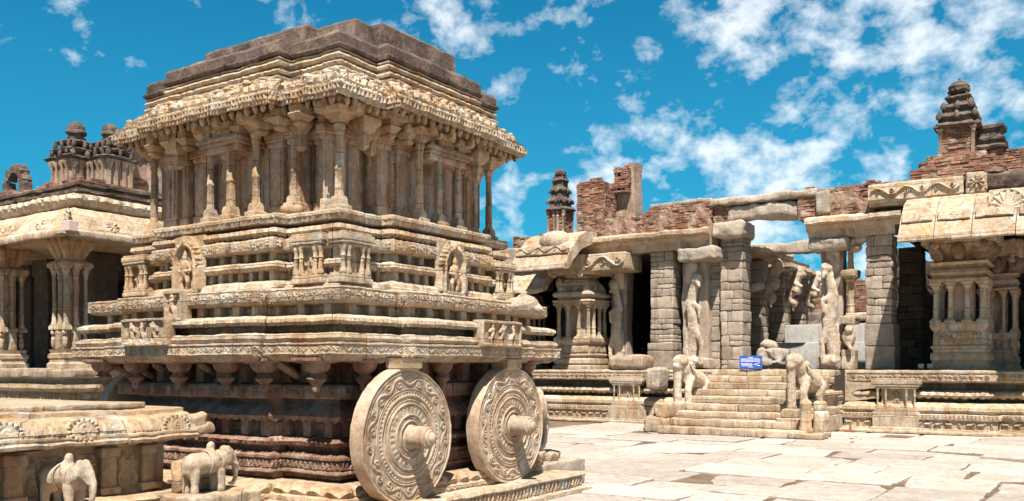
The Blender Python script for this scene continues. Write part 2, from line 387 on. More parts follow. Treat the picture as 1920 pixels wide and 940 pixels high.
M = dict(
    cream=stone('cream granite', (.68, .545, .40), (.62, .43, .255), (.70, .635, .545), stain=(.42, .20, .08), stain_amt=.55, dark=(.14, .10, .075), dark_amt=.55, carve_sc=13, carve_d=.006, joints=(.93, .385, .004, 1)),
    carved=stone('carved granite', (.64, .53, .40), (.56, .41, .27), (.68, .63, .55), stain=(.38, .17, .07), stain_amt=.45, dark=(.13, .10, .075), dark_amt=.45, carve_sc=11, carve_d=.014),
    ochre=stone('ochre granite', (.60, .43, .27), (.53, .35, .20), (.64, .51, .37), stain=(.28, .11, .05), stain_amt=.55, dark=(.12, .08, .055), dark_amt=.5),
    wheel=stone('wheel granite', (.54, .41, .30), (.46, .32, .21), (.56, .47, .38), stain=(.34, .15, .07), stain_amt=.45, dark=(.16, .12, .09), dark_amt=.45, bump=.35),
    wall=stone('shrine wall granite', (.67, .495, .36), (.58, .35, .205), (.64, .56, .49), stain=(.36, .13, .05), stain_amt=.7, dark=(.12, .10, .09), dark_amt=.7, carve_sc=15, carve_d=.006),
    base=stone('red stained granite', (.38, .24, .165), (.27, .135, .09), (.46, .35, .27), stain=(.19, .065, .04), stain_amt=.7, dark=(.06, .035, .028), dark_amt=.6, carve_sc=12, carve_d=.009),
    roof=stone('blackened granite', (.19, .135, .115), (.12, .088, .078), (.36, .26, .20), stain=(.22, .10, .06), stain_amt=.5, dark=(.03, .025, .023), dark_amt=.9, bump=1.1, grain=.7),
    soot=stone('blackened plaster', (.16, .125, .105), (.10, .075, .062), (.30, .23, .18), stain=(.20, .10, .065), stain_amt=.4, dark=(.028, .022, .02), dark_amt=.85, carve_sc=9, carve_d=.02),
    statue=stone('weathered statue granite', (.64, .53, .42), (.58, .43, .29), (.69, .60, .50), stain=(.38, .18, .08), stain_amt=.45, dark=(.13, .10, .08), dark_amt=.65, bump=.7),
    grey=stone('grey block granite', (.50, .41, .33), (.40, .31, .24), (.55, .46, .37), stain=(.34, .19, .12), stain_amt=.35, dark=(.14, .11, .09), dark_amt=.35, isl=.4, bump=.8),
    rough=stone('rough pale granite', (.56, .475, .39), (.46, .365, .28), (.60, .53, .45), stain=(.34, .20, .12), stain_amt=.35, dark=(.16, .12, .095), dark_amt=.4, bump=1.0),
    plinth=stone('plinth granite', (.62, .50, .365), (.55, .39, .23), (.66, .60, .51), stain=(.34, .15, .06), stain_amt=.5, dark=(.14, .09, .065), dark_amt=.6, joints=(1.4, .39, .005, 1)),
    shade_dark=stone('shade darkened granite', (.11, .085, .07), (.08, .06, .045), (.15, .12, .095), stain=(.09, .05, .035), stain_amt=.4, isl=.5),  # granite darkened so the gloom of the hall interiors is in its colour
    brick=stone('old brick', (.45, .21, .125), (.35, .15, .09), (.50, .36, .27), stain=(.13, .05, .035), stain_amt=.5, dark=(.06, .04, .03), dark_amt=.45, isl=.55, bump=.7),
    mortar=stone('lime mortar core', (.42, .30, .22), (.34, .19, .13), (.50, .39, .30), stain=(.16, .06, .04), stain_amt=.5, dark=(.05, .035, .03), dark_amt=.6, bump=1.0),
    plaster=stone('weathered plaster', (.48, .35, .265), (.40, .27, .195), (.54, .42, .33), stain=(.30, .12, .07), stain_amt=.4, dark=(.10, .075, .06), dark_amt=.7, bump=.9),
    paving=stone('paving granite', (.50, .44, .39), (.43, .37, .32), (.54, .495, .45), stain=(.42, .30, .235), stain_amt=.5, dark=(.25, .19, .15), dark_amt=.35, isl=.34, bump=.4, grain=.25),
    dirt=stone('sandy dirt', (.20, .135, .09), (.14, .09, .06), (.30, .23, .17), stain=(.15, .09, .06), stain_amt=.5, bump=.8),
    concrete=stone('grey smooth granite', (.55, .53, .50), (.50, .48, .45), (.60, .58, .55), stain=(.26, .22, .18), stain_amt=.2, dark_amt=.1, bump=.2),
    earth=stone('dry earth', (.40, .34, .27), (.34, .27, .20), (.44, .39, .33), bump=.5),
    blue=plain('blue sign paint', (.03, .10, .42), .4), white=plain('white sign paint', (.75, .77, .8), .5),
    pink=plain('pinkish lamp housing', (.55, .40, .38), .5), wood=plain('rusty brown iron', (.22, .09, .05), .8), black=plain('black cable', (.03, .03, .03), .6),
)
# ================================================================== ground
g = MB(); g.add([(-600, -300, -.03), (600, -300, -.03), (600, 900, -.03), (-600, 900, -.03)], [(0, 1, 2, 3)])
tag(g.build('ground', M['earth']), kind='structure')
g = MB(); g.add([(-24, -6, -.022), (18, -6, -.022), (18, 27, -.022), (-24, 27, -.022)], [(0, 1, 2, 3)])
tag(g.build('courtyard_bed', M['dirt']), kind='structure')
def flagstones():
    mb = MB(); y = 3.0
    while y < 24.6:
        dy = random.uniform(.75, 1.35); x = -13.0+random.uniform(0, 1)
        while x < 13.5:
            dx = random.uniform(.8, 2.1)
            g_ = .010+.04*random.random()**2.2
            c = [(x+g_, y+g_), (x+dx-g_, y+g_), (x+dx-g_, y+dy-g_), (x+g_, y+dy-g_)]
            c = [(a+random.gauss(0, .035), b+random.gauss(0, .035)) for a, b in c]
            z0 = random.uniform(-.018, .014); tx, ty = random.gauss(0, .007), random.gauss(0, .007); V = []
            for k in range(4):
                (a, b), (a2, b2) = c[k], c[(k+1) % 4]; n = 7
                for t in range(n):
                    f = t/n; q = .014*(random.random()-.5)*2+(.06*random.random() if random.random() < .08 else 0)
                    V.append([a+(a2-a)*f, b+(b2-b)*f, q])
            cx = sum(v[0] for v in V)/len(V); cy = sum(v[1] for v in V)/len(V); top = []; rim = []; low = []
            for a, b, q in V:
                L = math.hypot(cx-a, cy-b); a += (cx-a)/L*q; b += (cy-b)/L*q
                zt = z0+tx*(a-cx)+ty*(b-cy)
                top.append((a+(cx-a)/L*.025, b+(cy-b)/L*.025, zt)); rim.append((a, b, zt-.012)); low.append((a, b, zt-.08))
            m = len(top); F_ = [tuple(range(m))]
            for k in range(m): k2 = (k+1) % m; F_ += [(m+k, m+k2, k2, k), (2*m+k, 2*m+k2, m+k2, m+k)]
            mb.add(top+rim+low, F_); x += dx
        y += dy
    return mb
tag(flagstones().build('paving', M['paving'], rough=.004, freq=1.2), kind='structure')

# ================================================================== stone chariot
CW, CE, CS, CN, CST = -10.6, -6.1, 6.2, 10.24, .17
XA, XB, YA, YB = -9.65, -7.15, 7.1, 9.34
def plan0(s=CST):
    return [(CW, CS), (XA, CS), (XA, CS-s), (XB, CS-s), (XB, CS), (CE, CS), (CE, YA), (CE+s, YA), (CE+s, YB), (CE, YB), (CE, CN),
            (XB, CN), (XB, CN+s), (XA, CN+s), (XA, CN), (CW, CN), (CW, YB), (CW-s, YB), (CW-s, YA), (CW, YA)]
P0 = plan0(); SE = [(0, -1), (1, 0)]; SEW = [(0, -1), (1, 0), (-1, 0)]
ch = thing('stone_chariot', (-8.35, 8.2, 0), 'carved granite temple chariot on big stone wheels with a pillared shrine and dark stepped roof', 'chariot')
sc = lambda o, u, p: ('scallop', o, u, p)
de = lambda o, u, p: ('dentil', o, u, p)
def studs(mb, d, z0, z1, sp, w_, out):
    m = len(P0)
    for i in range(m):
        p, q = np.array(P0[i], float), np.array(P0[(i+1) % m], float); e = q-p; L = np.linalg.norm(e); u = e/L; n = np.array((u[1], -u[0]))
        if L < .3 or n[1] > .5 or n[0] < -.5: continue
        pr, nx = p-np.array(P0[i-1]), np.array(P0[(i+2) % m])-q
        k0, k1 = (.45 if np.linalg.norm(v) < .3 else 1.0 for v in (pr, nx)); s0 = (d if np.cross(pr, e) > 0 else -d)*k0+w_*.6; s1 = (d if np.cross(e, nx) > 0 else -d)*k1+w_*.6
        k = max(1, round((L-s0-s1)/sp))
        if L-s0-s1 < .05: continue
        for j in range(k+1):
            c = p-n*d+u*(s0+(L-s0-s1)*j/k); o = n*out; t = u*w_/2; lo = np.minimum(np.minimum(c-t, c+t), c+o); hi = np.maximum(np.maximum(c-t, c+t), c+o)
            mb.rbox(lo[0], hi[0], lo[1], hi[1], z0, z1, .008, .06)
# base under the ledge
b = MB()
b.loft(P0, [(.12, .25), (.12, .31), (.15, .33), (.15, .345, ('tri', .03, .04, .22)), (.19, .39, ('tri', .02, .03, .22)), (.26, .41), (.34, .43), (.5, .44)], .025)
frieze(b, P0, .12, .255, .305, 'vine', .012, SEW)
b.build('base_foot', M['ochre'], ch, .006, 5, 26, .004)
b = MB()
b.loft(P0, [(.50, .43), (.46, .46), (.46, .50), (.40, .505), (.38, .52, sc(.012, 0, .1)), (.38, .54), (.40, .55), (.40, .66), (.37, .665), (.37, .69), (.40, .70), (.46, .72),
            (.50, .73), (.50, .78, de(.03, 0, .07)), (.42, .80, de(.05, 0, .07)), (.40, .84, de(.05, 0, .07)), (.42, .87), (.52, .89), (.52, 1.05), (.44, 1.06),
            (.38, 1.075, sc(.0, -.035, .12)), (.37, 1.10, sc(.01, 0, .12)), (.41, 1.16), (.48, 1.21), (.50, 1.24), (.50, 1.27), (.38, 1.28), (.37, 1.30), (.37, 1.40), (.38, 1.42),
            (.58, 1.44), (.62, 1.5), (.62, 1.64), (.50, 1.66)], .035)
studs(b, .53, .888, 1.062, .3, .11, .10); studs(b, .63, 1.44, 1.66, .36, .12, .16); studs(b, .39, 1.295, 1.405, .24, .07, .035); frieze(b, P0, .52, .90, 1.045, 'panels', .02, SEW); frieze(b, P0, .37, 1.305, 1.395, 'rosette', .016, SEW); frieze(b, P0, .395, .555, .655, 'men', .02, SEW)
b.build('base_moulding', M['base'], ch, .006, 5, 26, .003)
# wheel slab
b = MB()
sl = [(-10.95, 5.85), (-5.83, 5.85), (-5.83, 10.35), (-10.95, 10.35)]
b.loft(sl, [(-.10, 0), (-.10, .05), (-.02, .055), (0, .06), (0, .19), (-.03, .195), (-.04, .21), (-.02, .245), (.05, .25), (.5, .252)], .08)
frieze(b, sl, -.0, .06, .19, 'men', .03, SE)
b.build('wheel_slab', M['cream'], ch, .012, 2.5, 40, .003)
b = MB(); b.rbox(-6.9, -6.22, 9.9, 11.15, -.02, .34, .03, .09); b.build('end_slab', M['rough'], ch, .015, 4, 40, .005)
# brackets under the ledge
def lotus_bracket(x, y, s=1.0):
    b = MB(); p = [(.03, 1.36), (.05, 1.40), (.045, 1.43), (.08, 1.46), (.10, 1.49), (.07, 1.52), (.06, 1.54), (.11, 1.57), (.135, 1.61), (.14, 1.65)]
    b.lathe([(r*s*(1.0), h) for r, h in p], x, y, 16); b.sq([(.13*s, 1.645), (.17*s, 1.67), (.17*s, 1.70)], x, y); return b
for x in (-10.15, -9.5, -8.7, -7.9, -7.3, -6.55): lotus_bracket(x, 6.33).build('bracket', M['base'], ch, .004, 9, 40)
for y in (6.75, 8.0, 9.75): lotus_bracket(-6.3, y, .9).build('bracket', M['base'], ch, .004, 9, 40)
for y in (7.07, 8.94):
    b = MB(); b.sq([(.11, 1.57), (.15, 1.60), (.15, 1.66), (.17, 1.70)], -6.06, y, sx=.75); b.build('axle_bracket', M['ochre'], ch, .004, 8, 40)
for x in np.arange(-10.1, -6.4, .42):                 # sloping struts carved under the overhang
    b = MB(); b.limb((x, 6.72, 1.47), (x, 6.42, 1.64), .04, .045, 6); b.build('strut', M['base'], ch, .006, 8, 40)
# ledge
b = MB()
b.loft(P0, [(.50, 1.655), (.10, 1.665), (.07, 1.69, de(.03, 0, .06)), (.03, 1.715, de(.025, 0, .06)), (.0, 1.725), (-.005, 1.735), (0, 1.745), (0, 1.825), (-.012, 1.83), (-.01, 1.845), (.05, 1.85),
            (.035, 1.865, sc(.012, .0, .3)), (.02, 1.89, sc(.012, 0, .3)), (.03, 1.92, sc(.01, .006, .3)), (.08, 1.945), (.27, 1.95), (.27, 2.02), (.14, 2.03), (.06, 2.035, sc(.012, -.018, .07)),
            (.035, 2.055, sc(.018, 0, .07)), (.04, 2.085, sc(.012, .004, .07)), (.10, 2.115), (.16, 2.125), (.34, 2.13), (.34, 2.235), (.19, 2.24, de(.02, 0, .06)), (.15, 2.255, de(.018, 0, .06)),
            (.13, 2.265), (.125, 2.275), (.125, 2.375), (.12, 2.385), (.135, 2.40), (.22, 2.405), (.40, 2.43), (.9, 2.44)], .03)
frieze(b, P0, 0.0, 1.748, 1.824, 'vine', .013, SEW); frieze(b, P0, .125, 2.278, 2.374, 'rosette', .022, SEW)
studs(b, .35, 2.128, 2.242, .31, .10, .12); frieze(b, P0, .34, 2.132, 2.232, 'panels', .03, SEW); frieze(b, P0, .27, 1.955, 2.018, 'panels', .02, SEW)
b.build('ledge_moulding', M['cream'], ch, .006, 5, 26, .003)
def deity_panel(name, x, y, w, h, z, face, kind, mat):
    """carved block: face 's' looks to -y, 'e' looks to +x"""
    U, N = ((1, 0, 0), (0, -1, 0)) if face == 's' else ((0, 1, 0), (1, 0, 0))
    b = MB(); d = .12
    if face == 's': b.rbox(x, x+w, y, y+d, z, z+h, .012, .1)
    else: b.rbox(x-d, x, y, y+w, z, z+h, .012, .1)
    f = HF(w, h, .009); e = h*.1
    f.rect(0, 0, w, e, .03); f.rect(0, h-e*1.2, w, h, .035); f.rect(0, 0, e*.8, h, .03); f.rect(w-e*.8, 0, w, h, .03)
    if kind == 'three':
        for k in range(3): f.man(w*(.24+.26*k), e, h*.76, .05, k+1)
    else: f.man(w*.5, e, h*.76, .055, 2)
    f.wear(); b.relief(f, (x, y, z), U, N); return b.build(name, mat, ch, .004, 9, 40, .002)
xp = at_y(270, 0, 6.03)[0]
deity_panel('figure_panel', -9.23, 5.99, .78, .30, 1.84, 's', 'three', M['cream'])
deity_panel('figure_panel', -5.90, 8.20, .78, .30, 1.84, 'e', 'three', M['cream'])
deity_panel('figure_panel', -8.62, 6.10, .30, .34, 2.10, 's', 'one', M['cream'])
# corner lion gargoyle on the ledge
b = MB()
gx, gy = -6.02, 9.2
b.limb((gx-.1, gy-.1, 2.34), (gx+.13, gy-.02, 2.36), .10, .11); b.limb((gx+.1, gy, 2.40), (gx+.24, gy+.02, 2.30), .08, .05); b.limb((gx+.02, gy-.06, 2.44), (gx+.1, gy-.05, 2.5), .04, .02)
b.build('lion_spout', M['carved'], ch, .01, 12, 60, remesh=.012)

# pedestal of the shrine
b = MB()
b.loft(P0, [(.43, 2.43), (.43, 2.445), (.46, 2.46, sc(.02, 0, .2)), (.47, 2.49, sc(.02, 0, .2)), (.52, 2.525), (.64, 2.53), (.64, 2.63), (.54, 2.635), (.50, 2.645, sc(.015, -.02, .08)), (.475, 2.67, sc(.02, 0, .08)),
            (.485, 2.71, sc(.012, 0, .08)), (.54, 2.735), (.66, 2.742), (.66, 2.83), (.50, 2.835), (.47, 2.85), (.465, 2.86), (.465, 2.955), (.48, 2.975), (.68, 2.98), (.68, 3.0), (.52, 3.005, sc(.015, -.02, .09)),
            (.47, 3.03, sc(.02, 0, .09)), (.48, 3.075, sc(.01, 0, .09)), (.56, 3.09), (.74, 3.095), (.74, 3.12), (.54, 3.125), (.50, 3.14, sc(.0, -.012, .09)), (.49, 3.17), (.485, 3.215), (.50, 3.235), (.56, 3.245), (1.2, 3.25)], .035)
frieze(b, P0, .465, 2.862, 2.952, 'rosette', .022, SEW); studs(b, .65, 2.525, 2.64, .17, .07, .10); studs(b, .67, 2.74, 2.84, .21, .07, .11); frieze(b, P0, .64, 2.532, 2.628, 'panels', .03, SEW); frieze(b, P0, .66, 2.748, 2.828, 'panels', .03, SEW); frieze(b, P0, .485, 3.172, 3.212, 'vine', .012, SEW)
b.build('pedestal_moulding', M['cream'], ch, .007, 5, 26, .003)
def aedicule(parent, x, y, w, d, z, h, face, mat, name='aedicule', mid=None):
    """little pillared shrine; x, y is the middle of its front face"""
    b = MB(); e = h*.13; k0 = 0
    for z0, z1, o in ((0, .10, 1.08), (.10, .17, 1.0), (.17, .2, .92), (.72, .78, .96), (.78, .84, 1.1), (.84, .96, 1.16), (.96, 1.0, 1.05)):
        b.rbox(-w*o/2, w*o/2, -d*(o-1)*.5, d, z0*h, z1*h, .008, .05)
    b.box(-w*.36, w*.36, d*.45, d, .19*h, .74*h)
    for q in (-.43, -.24, .24, .43):
        b.lathe([(.035, .19*h), (.035, .26*h), (.024, .3*h), (.022, .5*h), (.03, .52*h), (.022, .55*h), (.024, .63*h), (.036, .68*h), (.04, .73*h)], q*w, d*.16, 8)
    f = HF(w*.4, h*.52, .01); f.man(w*.2, .01, h*.46, .035, 3); b.relief(f, (-w*.2, d*.45, .2*h), (1, 0, 0), (0, -1, 0))
    if face == 's': fn = lambda V: V+np.array((x, y, z))
    else: fn = lambda V: np.column_stack([-V[:, 1]+x, V[:, 0]+y, V[:, 2]+z])
    b.xform(0, fn); return b.build(name, mat, parent, .005, 9, 38, .002)
aedicule(ch, -6.98, 6.60, .42, .2, 2.47, .52, 's', M['cream'])
aedicule(ch, -6.50, 7.03-.17, .42, .2, 2.47, .52, 'e', M['cream'])
aedicule(ch, -9.95, 6.60, .42, .2, 2.47, .50, 's', M['ochre'])
aedicule(ch, -6.52, 9.62, .36, .2, 2.47, .48, 'e', M['cream'])
def arch_niche(x, y, w, z, h, face, mat):
    f = HF(w, h, .01); r = w*.36; cx = w/2; cy = h*.52
    f.rect(.1*w, 0, .9*w, h*.08, .06)
    for s_ in (-1, 1):
        f.cap(cx+s_*r, h*.08, cx+s_*r, cy, w*.06, w*.06, .07); f.cap(cx+s_*r*1.25, h*.08, cx+s_*r*1.25, cy*.85, w*.045, w*.045, .05)
        f.scroll(cx+s_*r*1.2, cy, w*.11, .07, s_)
    A = [(cx+r*math.cos(t), cy+r*1.15*math.sin(t)) for t in np.linspace(0, math.pi, 14)]; f.path(A, w*.06, .075)
    for q in A[1:-1]: f.cap(q[0]+(q[0]-cx)*.16, q[1]+(q[1]-cy)*.16, q[0]+(q[0]-cx)*.2, q[1]+(q[1]-cy)*.2, w*.06, w*.04, .07)
    f.cap(cx, cy+r*1.3, cx, h*.97, w*.1, w*.04, .085)
    m = f.H < .001; f.H[m] = .012*(np.hypot((f.X-cx)/r, (f.Y-cy*.9)/(r*1.5)) < 1.25)[m]; f.wear()
    mb = MB(); U, N = ((1, 0, 0), (0, -1, 0)) if face == 's' else ((0, 1, 0), (1, 0, 0)); mb.relief(f, (x, y, z), U, N, .05)
    if face == 's': mb.rbox(x+w*.12, x+w*.88, y+.005, y+.2, z-.01, z+h*.7, .01, .1)
    else: mb.rbox(x-.2, x-.005, y+w*.12, y+w*.88, z-.01, z+h*.7, .01, .1)
    o = mb.build('arched_niche', mat, ch, .004, 8, 45, .002)
    g_ = MB(); s_ = h*.62; O = np.array((x, y, z+h*.07)); U, N = np.array(U), np.array(N)
    P = lambda u, n, q: O+U*(w/2+u*s_)+N*(.03+n*s_)+np.array((0, 0, q*s_))
    g_.limb(P(0, 0, .42), P(.02, .01, .68), .12*s_, .14*s_); g_.blob(P(0, .03, .87), (.085*s_,)*3); g_.limb(P(0, .02, .95), P(0, 0, 1.12), .07*s_, .03*s_)
    for q in (-1, 1):
        g_.limb(P(q*.07, 0, .4), P(q*.16, .06, .22), .09*s_, .065*s_); g_.limb(P(q*.16, .06, .22), P(q*.1, .03, .03), .06*s_, .05*s_)
        g_.limb(P(q*.14, 0, .7), P(q*.25, .04, .52), .05*s_, .04*s_); g_.limb(P(q*.25, .04, .52), P(q*.13, .1, .5), .04*s_, .035*s_)
    g_.build('deity_figure', mat, o, .003, 15, remesh=.008)
arch_niche(-8.98, 6.47, .50, 2.43, .66, 's', M['ochre'])
arch_niche(-6.37, 8.02, .50, 2.43, .62, 'e', M['cream'])

# shrine walls
b = MB()
b.loft(P0, [(.90, 3.24), (.90, 3.30), (.94, 3.32), (.94, 3.36), (.955, 3.38), (.955, 4.28), (.92, 4.30), (.92, 4.36)], .2)
frieze(b, P0, .955, 3.385, 4.27, 'columnband', .035, SEW)
b.build('shrine_wall', M['wall'], ch, .008, 3, 38, .002)
# pilasters standing out from the wall
def pilaster(x, y, w, d, face):
    b = MB()
    q = (x-w/2, x+w/2, y, y+d) if face == 's' else (x-d, x, y-w/2, y+w/2)
    b.rbox(*q, 3.25, 3.40, .01, .1); e = .02
    b.rbox(q[0]+e, q[1]-e, q[2]+e, q[3]-e, 3.40, 4.06, .01, .08)
    for z0, z1, o in ((4.04, 4.10, .0), (4.10, 4.13, .02), (4.13, 4.2, .03), (4.2, 4.3, .01)): b.rbox(q[0]-o, q[1]+o, q[2]-o, q[3]+o, z0, z1, .01, .1)
    if face == 's': f = HF(w-.06, .60, .01); carve(f, 'columnband', .02); b.relief(f, (q[0]+.03, y+e, 3.43), (1, 0, 0), (0, -1, 0))
    else: f = HF(w-.06, .60, .01); carve(f, 'columnband', .02); b.relief(f, (x-e, q[2]+.03, 3.43), (0, 1, 0), (1, 0, 0))
    b.build('pilaster', M['wall'], ch, .005, 6, 38, .002)
pilaster(-9.70, 6.92, .26, .25, 's'); pilaster(-9.35, 6.86, .15, .22, 's'); pilaster(-7.45, 6.86, .2, .2, 's'); pilaster(-7.2, 7.02, .22, .2, 's')
pilaster(-6.95, 7.3, .2, .2, 'e'); pilaster(-6.84, 8.0, .22, .2, 'e'); pilaster(-6.84, 9.05, .2, .2, 'e'); pilaster(-6.95, 9.4, .2, .18, 'e')
for x in np.arange(-9.08, -7.6, .44): pilaster(x, 6.88, .24, .11, 's')
for y in (6.98, 9.62): pilaster(-6.99, y, .2, .08, 'e')
for y in (7.62, 7.95, 8.45, 8.8): pilaster(-6.81, y, .22, .10, 'e')
for x in (-6.98, -9.98): pilaster(x, 7.04, .12, .12, 's')
for x in np.arange(-9.6, -7.0, .31):                # small bracket blocks under the architrave
    b = MB(); b.sq([(.03, 4.12), (.05, 4.15), (.045, 4.18), (.075, 4.22), (.085, 4.25), (.07, 4.27), (.07, 4.34)], x, 6.66, sy=1.3); b.build('bracket_block', M['ochre'], ch, .006, 9, 30, .003)
for y in np.arange(7.25, 9.4, .31):
    b = MB(); b.sq([(.03, 4.12), (.05, 4.15), (.045, 4.18), (.075, 4.22), (.085, 4.25), (.07, 4.27), (.07, 4.34)], -6.70, y, sx=1.3); b.build('bracket_block', M['ochre'], ch, .006, 9, 30, .003)
# columns
def column(x, y, z0=3.24, z1=4.24, r=.045, cap_w=.15, mat='cream', base=None):
    H = z1-z0
    b = MB(); b.sq([(r*1.9, 0), (r*1.9, .05*H), (r*1.35, .065*H), (r*1.3, .12*H), (r*1.05, .155*H)], x, y, z0)
    b.lathe([(r*1.15, .15*H), (r*1.0, .2*H), (r*.96, .42*H), (r*1.12, .43*H), (r*1.12, .45*H), (r*.94, .46*H), (r*.86, .80*H), (r*1.1, .81*H), (r*1.1, .825*H), (r*.9, .835*H), (r*1.25, .87*H), (r*1.35, .9*H), (r*1.0, .925*H)], x, y, 8, math.pi/8, z=z0)
    o = b.build('column', M[mat], ch, .004, 5, 38, .002)
    c = MB(); c.sq([(r*1.2, .92*H), (r*1.5, .95*H), (cap_w*.55, .97*H), (cap_w*.6, .995*H), (cap_w*.92, 1.01*H), (cap_w*1.0, 1.06*H), (cap_w*.75, 1.075*H), (cap_w*.7, 1.12*H), (cap_w*.8, 1.15*H)], x, y, z0)
    for ux, uy in ((1, 0), (-1, 0), (0, 1), (0, -1)):
        c.rbox(x+ux*cap_w*1.35-.04, x+ux*cap_w*1.35+.04, y+uy*cap_w*1.35-.04, y+uy*cap_w*1.35+.04, z0+1.0*H, z0+1.1*H, .02, .05)
        c.limb((x, y, z0+1.05*H), (x+ux*cap_w*1.3, y+uy*cap_w*1.3, z0+1.05*H), .05, .045, 6)
    c.build('capital', M['ochre'], o, .006, 7, 38, .003)
def col_s(px, y, **k): column(XY(px, y), y, **k)
def col_e(px, x, **k): column(x, YX(px, x), **k)
col_s(289, 6.88); col_s(395, 6.66, r=.042); col_s(433, 6.66, r=.052); col_s(480, 6.66); col_s(552, 6.86, z0=3.33, r=.045)
column(-6.78, 6.88, r=.05, cap_w=.19)
col_e(787, -6.62); col_e(822, -6.62, r=.048); col_e(858, -6.62, r=.045); column(-6.76, 9.56, z1=4.22)
column(-9.9, 9.56); column(-9.9, 8.2); column(-9.9, 7.0)
b = MB(); b.blob((XY(548, 6.84), 6.84, 3.31), (.15, .12, .08), 12); b.build('worn_column_base', M['ochre'], ch, .015, 7, 60)
# hanging capitals that lost their shafts
def hanging(x, y, w=.10):
    b = MB(); b.sq([(.02, 3.93), (.05, 3.97), (.045, 4.0), (w*.6, 4.03), (w*.7, 4.07), (w*.55, 4.1), (w*.9, 4.15), (w*1.3, 4.2), (w*1.3, 4.26), (w, 4.3), (w, 4.4)], x, y)
    b.build('hanging_capital', M['ochre'], ch, .008, 8, 38, .003)
hanging(-6.72, 7.18); hanging(-6.86, 7.45, .08); hanging(-7.32, 6.84, .07); hanging(-9.2, 6.68, .09); hanging(-6.62, 9.1, .09); hanging(-8.35, 6.7, .08)
# porches over the niches
def porch(x0, x1, y0, y1, z0=4.0):
    b = MB()
    for o, a, c in ((0, 0, .07), (.035, .07, .11), (.06, .11, .15), (.0, .15, .19), (-.04, .19, .38)):
        b.rbox(x0-o, x1+o, y0-o, y1+o, z0+a, z0+c, .01, .1)
    b.build('porch_roof', M['wall'], ch, .006, 6, 38, .003)
porch(XY(384, 6.6), XY(447, 6.6), 6.58, 6.95); porch(-6.95, -6.56, YX(808, -6.56), YX(874, -6.56))
b = MB(); b.box(XY(402, 6.93), XY(428, 6.93), 6.90, 6.96, 3.3, 3.98); b.build('niche_dark_panel', M['shade_dark'], ch)  # flat dark panel; the recess shade is in its colour, nothing is hollowed
b = MB(); b.box(-6.93, -6.87, YX(832, -6.87), YX(852, -6.87), 3.3, 3.98); b.build('niche_dark_panel', M['shade_dark'], ch)
# architrave and eave
b = MB()
b.loft(P0, [(.92, 4.30), (.72, 4.33), (.66, 4.34), (.66, 4.41), (.70, 4.42), (.9, 4.43)], .06)
b.build('architrave', M['wall'], ch, .01, 5, 38, .004)
b = MB()
b.loft(P0, [(1.0, 4.42), (.62, 4.44), (.48, 4.41), (.36, 4.345, sc(.01, -.012, .09)), (.335, 4.35, sc(.015, -.012, .045)), (.325, 4.375), (.322, 4.38, de(.03, 0, .055)), (.325, 4.425, de(.03, 0, .055)), (.300, 4.43), (.298, 4.445), (.335, 4.45),
            (.345, 4.462, de(.015, 0, .04)), (.36, 4.485, de(.015, 0, .04)), (.35, 4.49), (.345, 4.51), (.40, 4.52), (.42, 4.55, de(.03, .02, .13)), (.46, 4.585, de(.03, .02, .09)), (.49, 4.61, ('wave', .03, .02, .11)), (.50, 4.64, ('wave', .03, .02, .17)), (.545, 4.67), (.53, 4.68), (.53, 4.70), (.60, 4.71), (.72, 4.715), (.9, 4.72)], .02)
def pend_row():
    m = len(P0)
    for i in range(m):
        p, q = np.array(P0[i]), np.array(P0[(i+1) % m]); e = q-p; L = np.linalg.norm(e); u = e/L; n = np.array((u[1], -u[0]))
        if L < .3: continue
        pr, nx = np.array(P0[i-1]), np.array(P0[(i+2) % m])
        L0 = -.40; A = p-n*.43; k = max(1, round(L/.15))
        k0, k1 = (.45 if np.linalg.norm(v) < .3 else 1.0 for v in (p-pr, nx-q)); a0 = (.43 if np.cross(p-pr, e) > 0 else -.43)*k0; a1 = (.43 if np.cross(e, nx-q) > 0 else -.43)*k1
        for j in range(k+1):
            t = a0+(L-a0-a1)*j/k; c = A+u*t
            b.lathe([(.005, 4.275), (.022, 4.30), (.034, 4.335), (.028, 4.365), (.04, 4.40)], c[0], c[1], 7)
pend_row()
b.build('eave', M['cream'], ch, .012, 7, 26, .005)
def eave_lumps():
    """small weathered creatures lying along the eave"""
    m = len(P0)
    for i in range(m):
        p, q = np.array(P0[i]), np.array(P0[(i+1) % m]); e = q-p; L = np.linalg.norm(e); u = e/L; n = np.array((u[1], -u[0]))
        if L < .3 or n[1] > .5 or n[0] < -.5: continue
        for j in range(max(2, round(L/.24))):
            b = MB(); cv0 = .46 if np.cross(p-np.array(P0[i-1]), e) > 0 else -.3; cv1 = .46 if np.cross(e, np.array(P0[(i+2) % m])-q) > 0 else -.3; t = cv0+(L-cv0-cv1)*(j+.5)/max(2, round(L/.24)); c = p+u*t-n*(.47+.06*random.random()); f = random.choice((-1, 1)); z = 4.57
            g_ = random.uniform(.62, .8); P = lambda a, o, h: (c[0]+(u[0]*a*f+n[0]*o)*g_*1.15, c[1]+(u[1]*a*f+n[1]*o)*g_*1.15, z-.005+h*g_*.62)
            b.limb(P(-.08, 0, .02), P(.05, .01, .03), .055, .06); b.limb(P(.05, .01, .04), P(.10, .02, .12), .045, .04); b.blob(P(.12, .03, .14), (.045, .045, .04))
            b.limb(P(-.1, 0, .02), P(-.17, -.02, .06+.06*random.random()), .04, .02); b.limb(P(-.03, .03, -.02), P(.02, .1, -.05), .035, .03); b.limb(P(-.1, .03, -.02), P(-.08, .1, -.06), .03, .025)
            b.build('eave_creature', M['cream'], ch, .018, 9, remesh=.011)
eave_lumps()
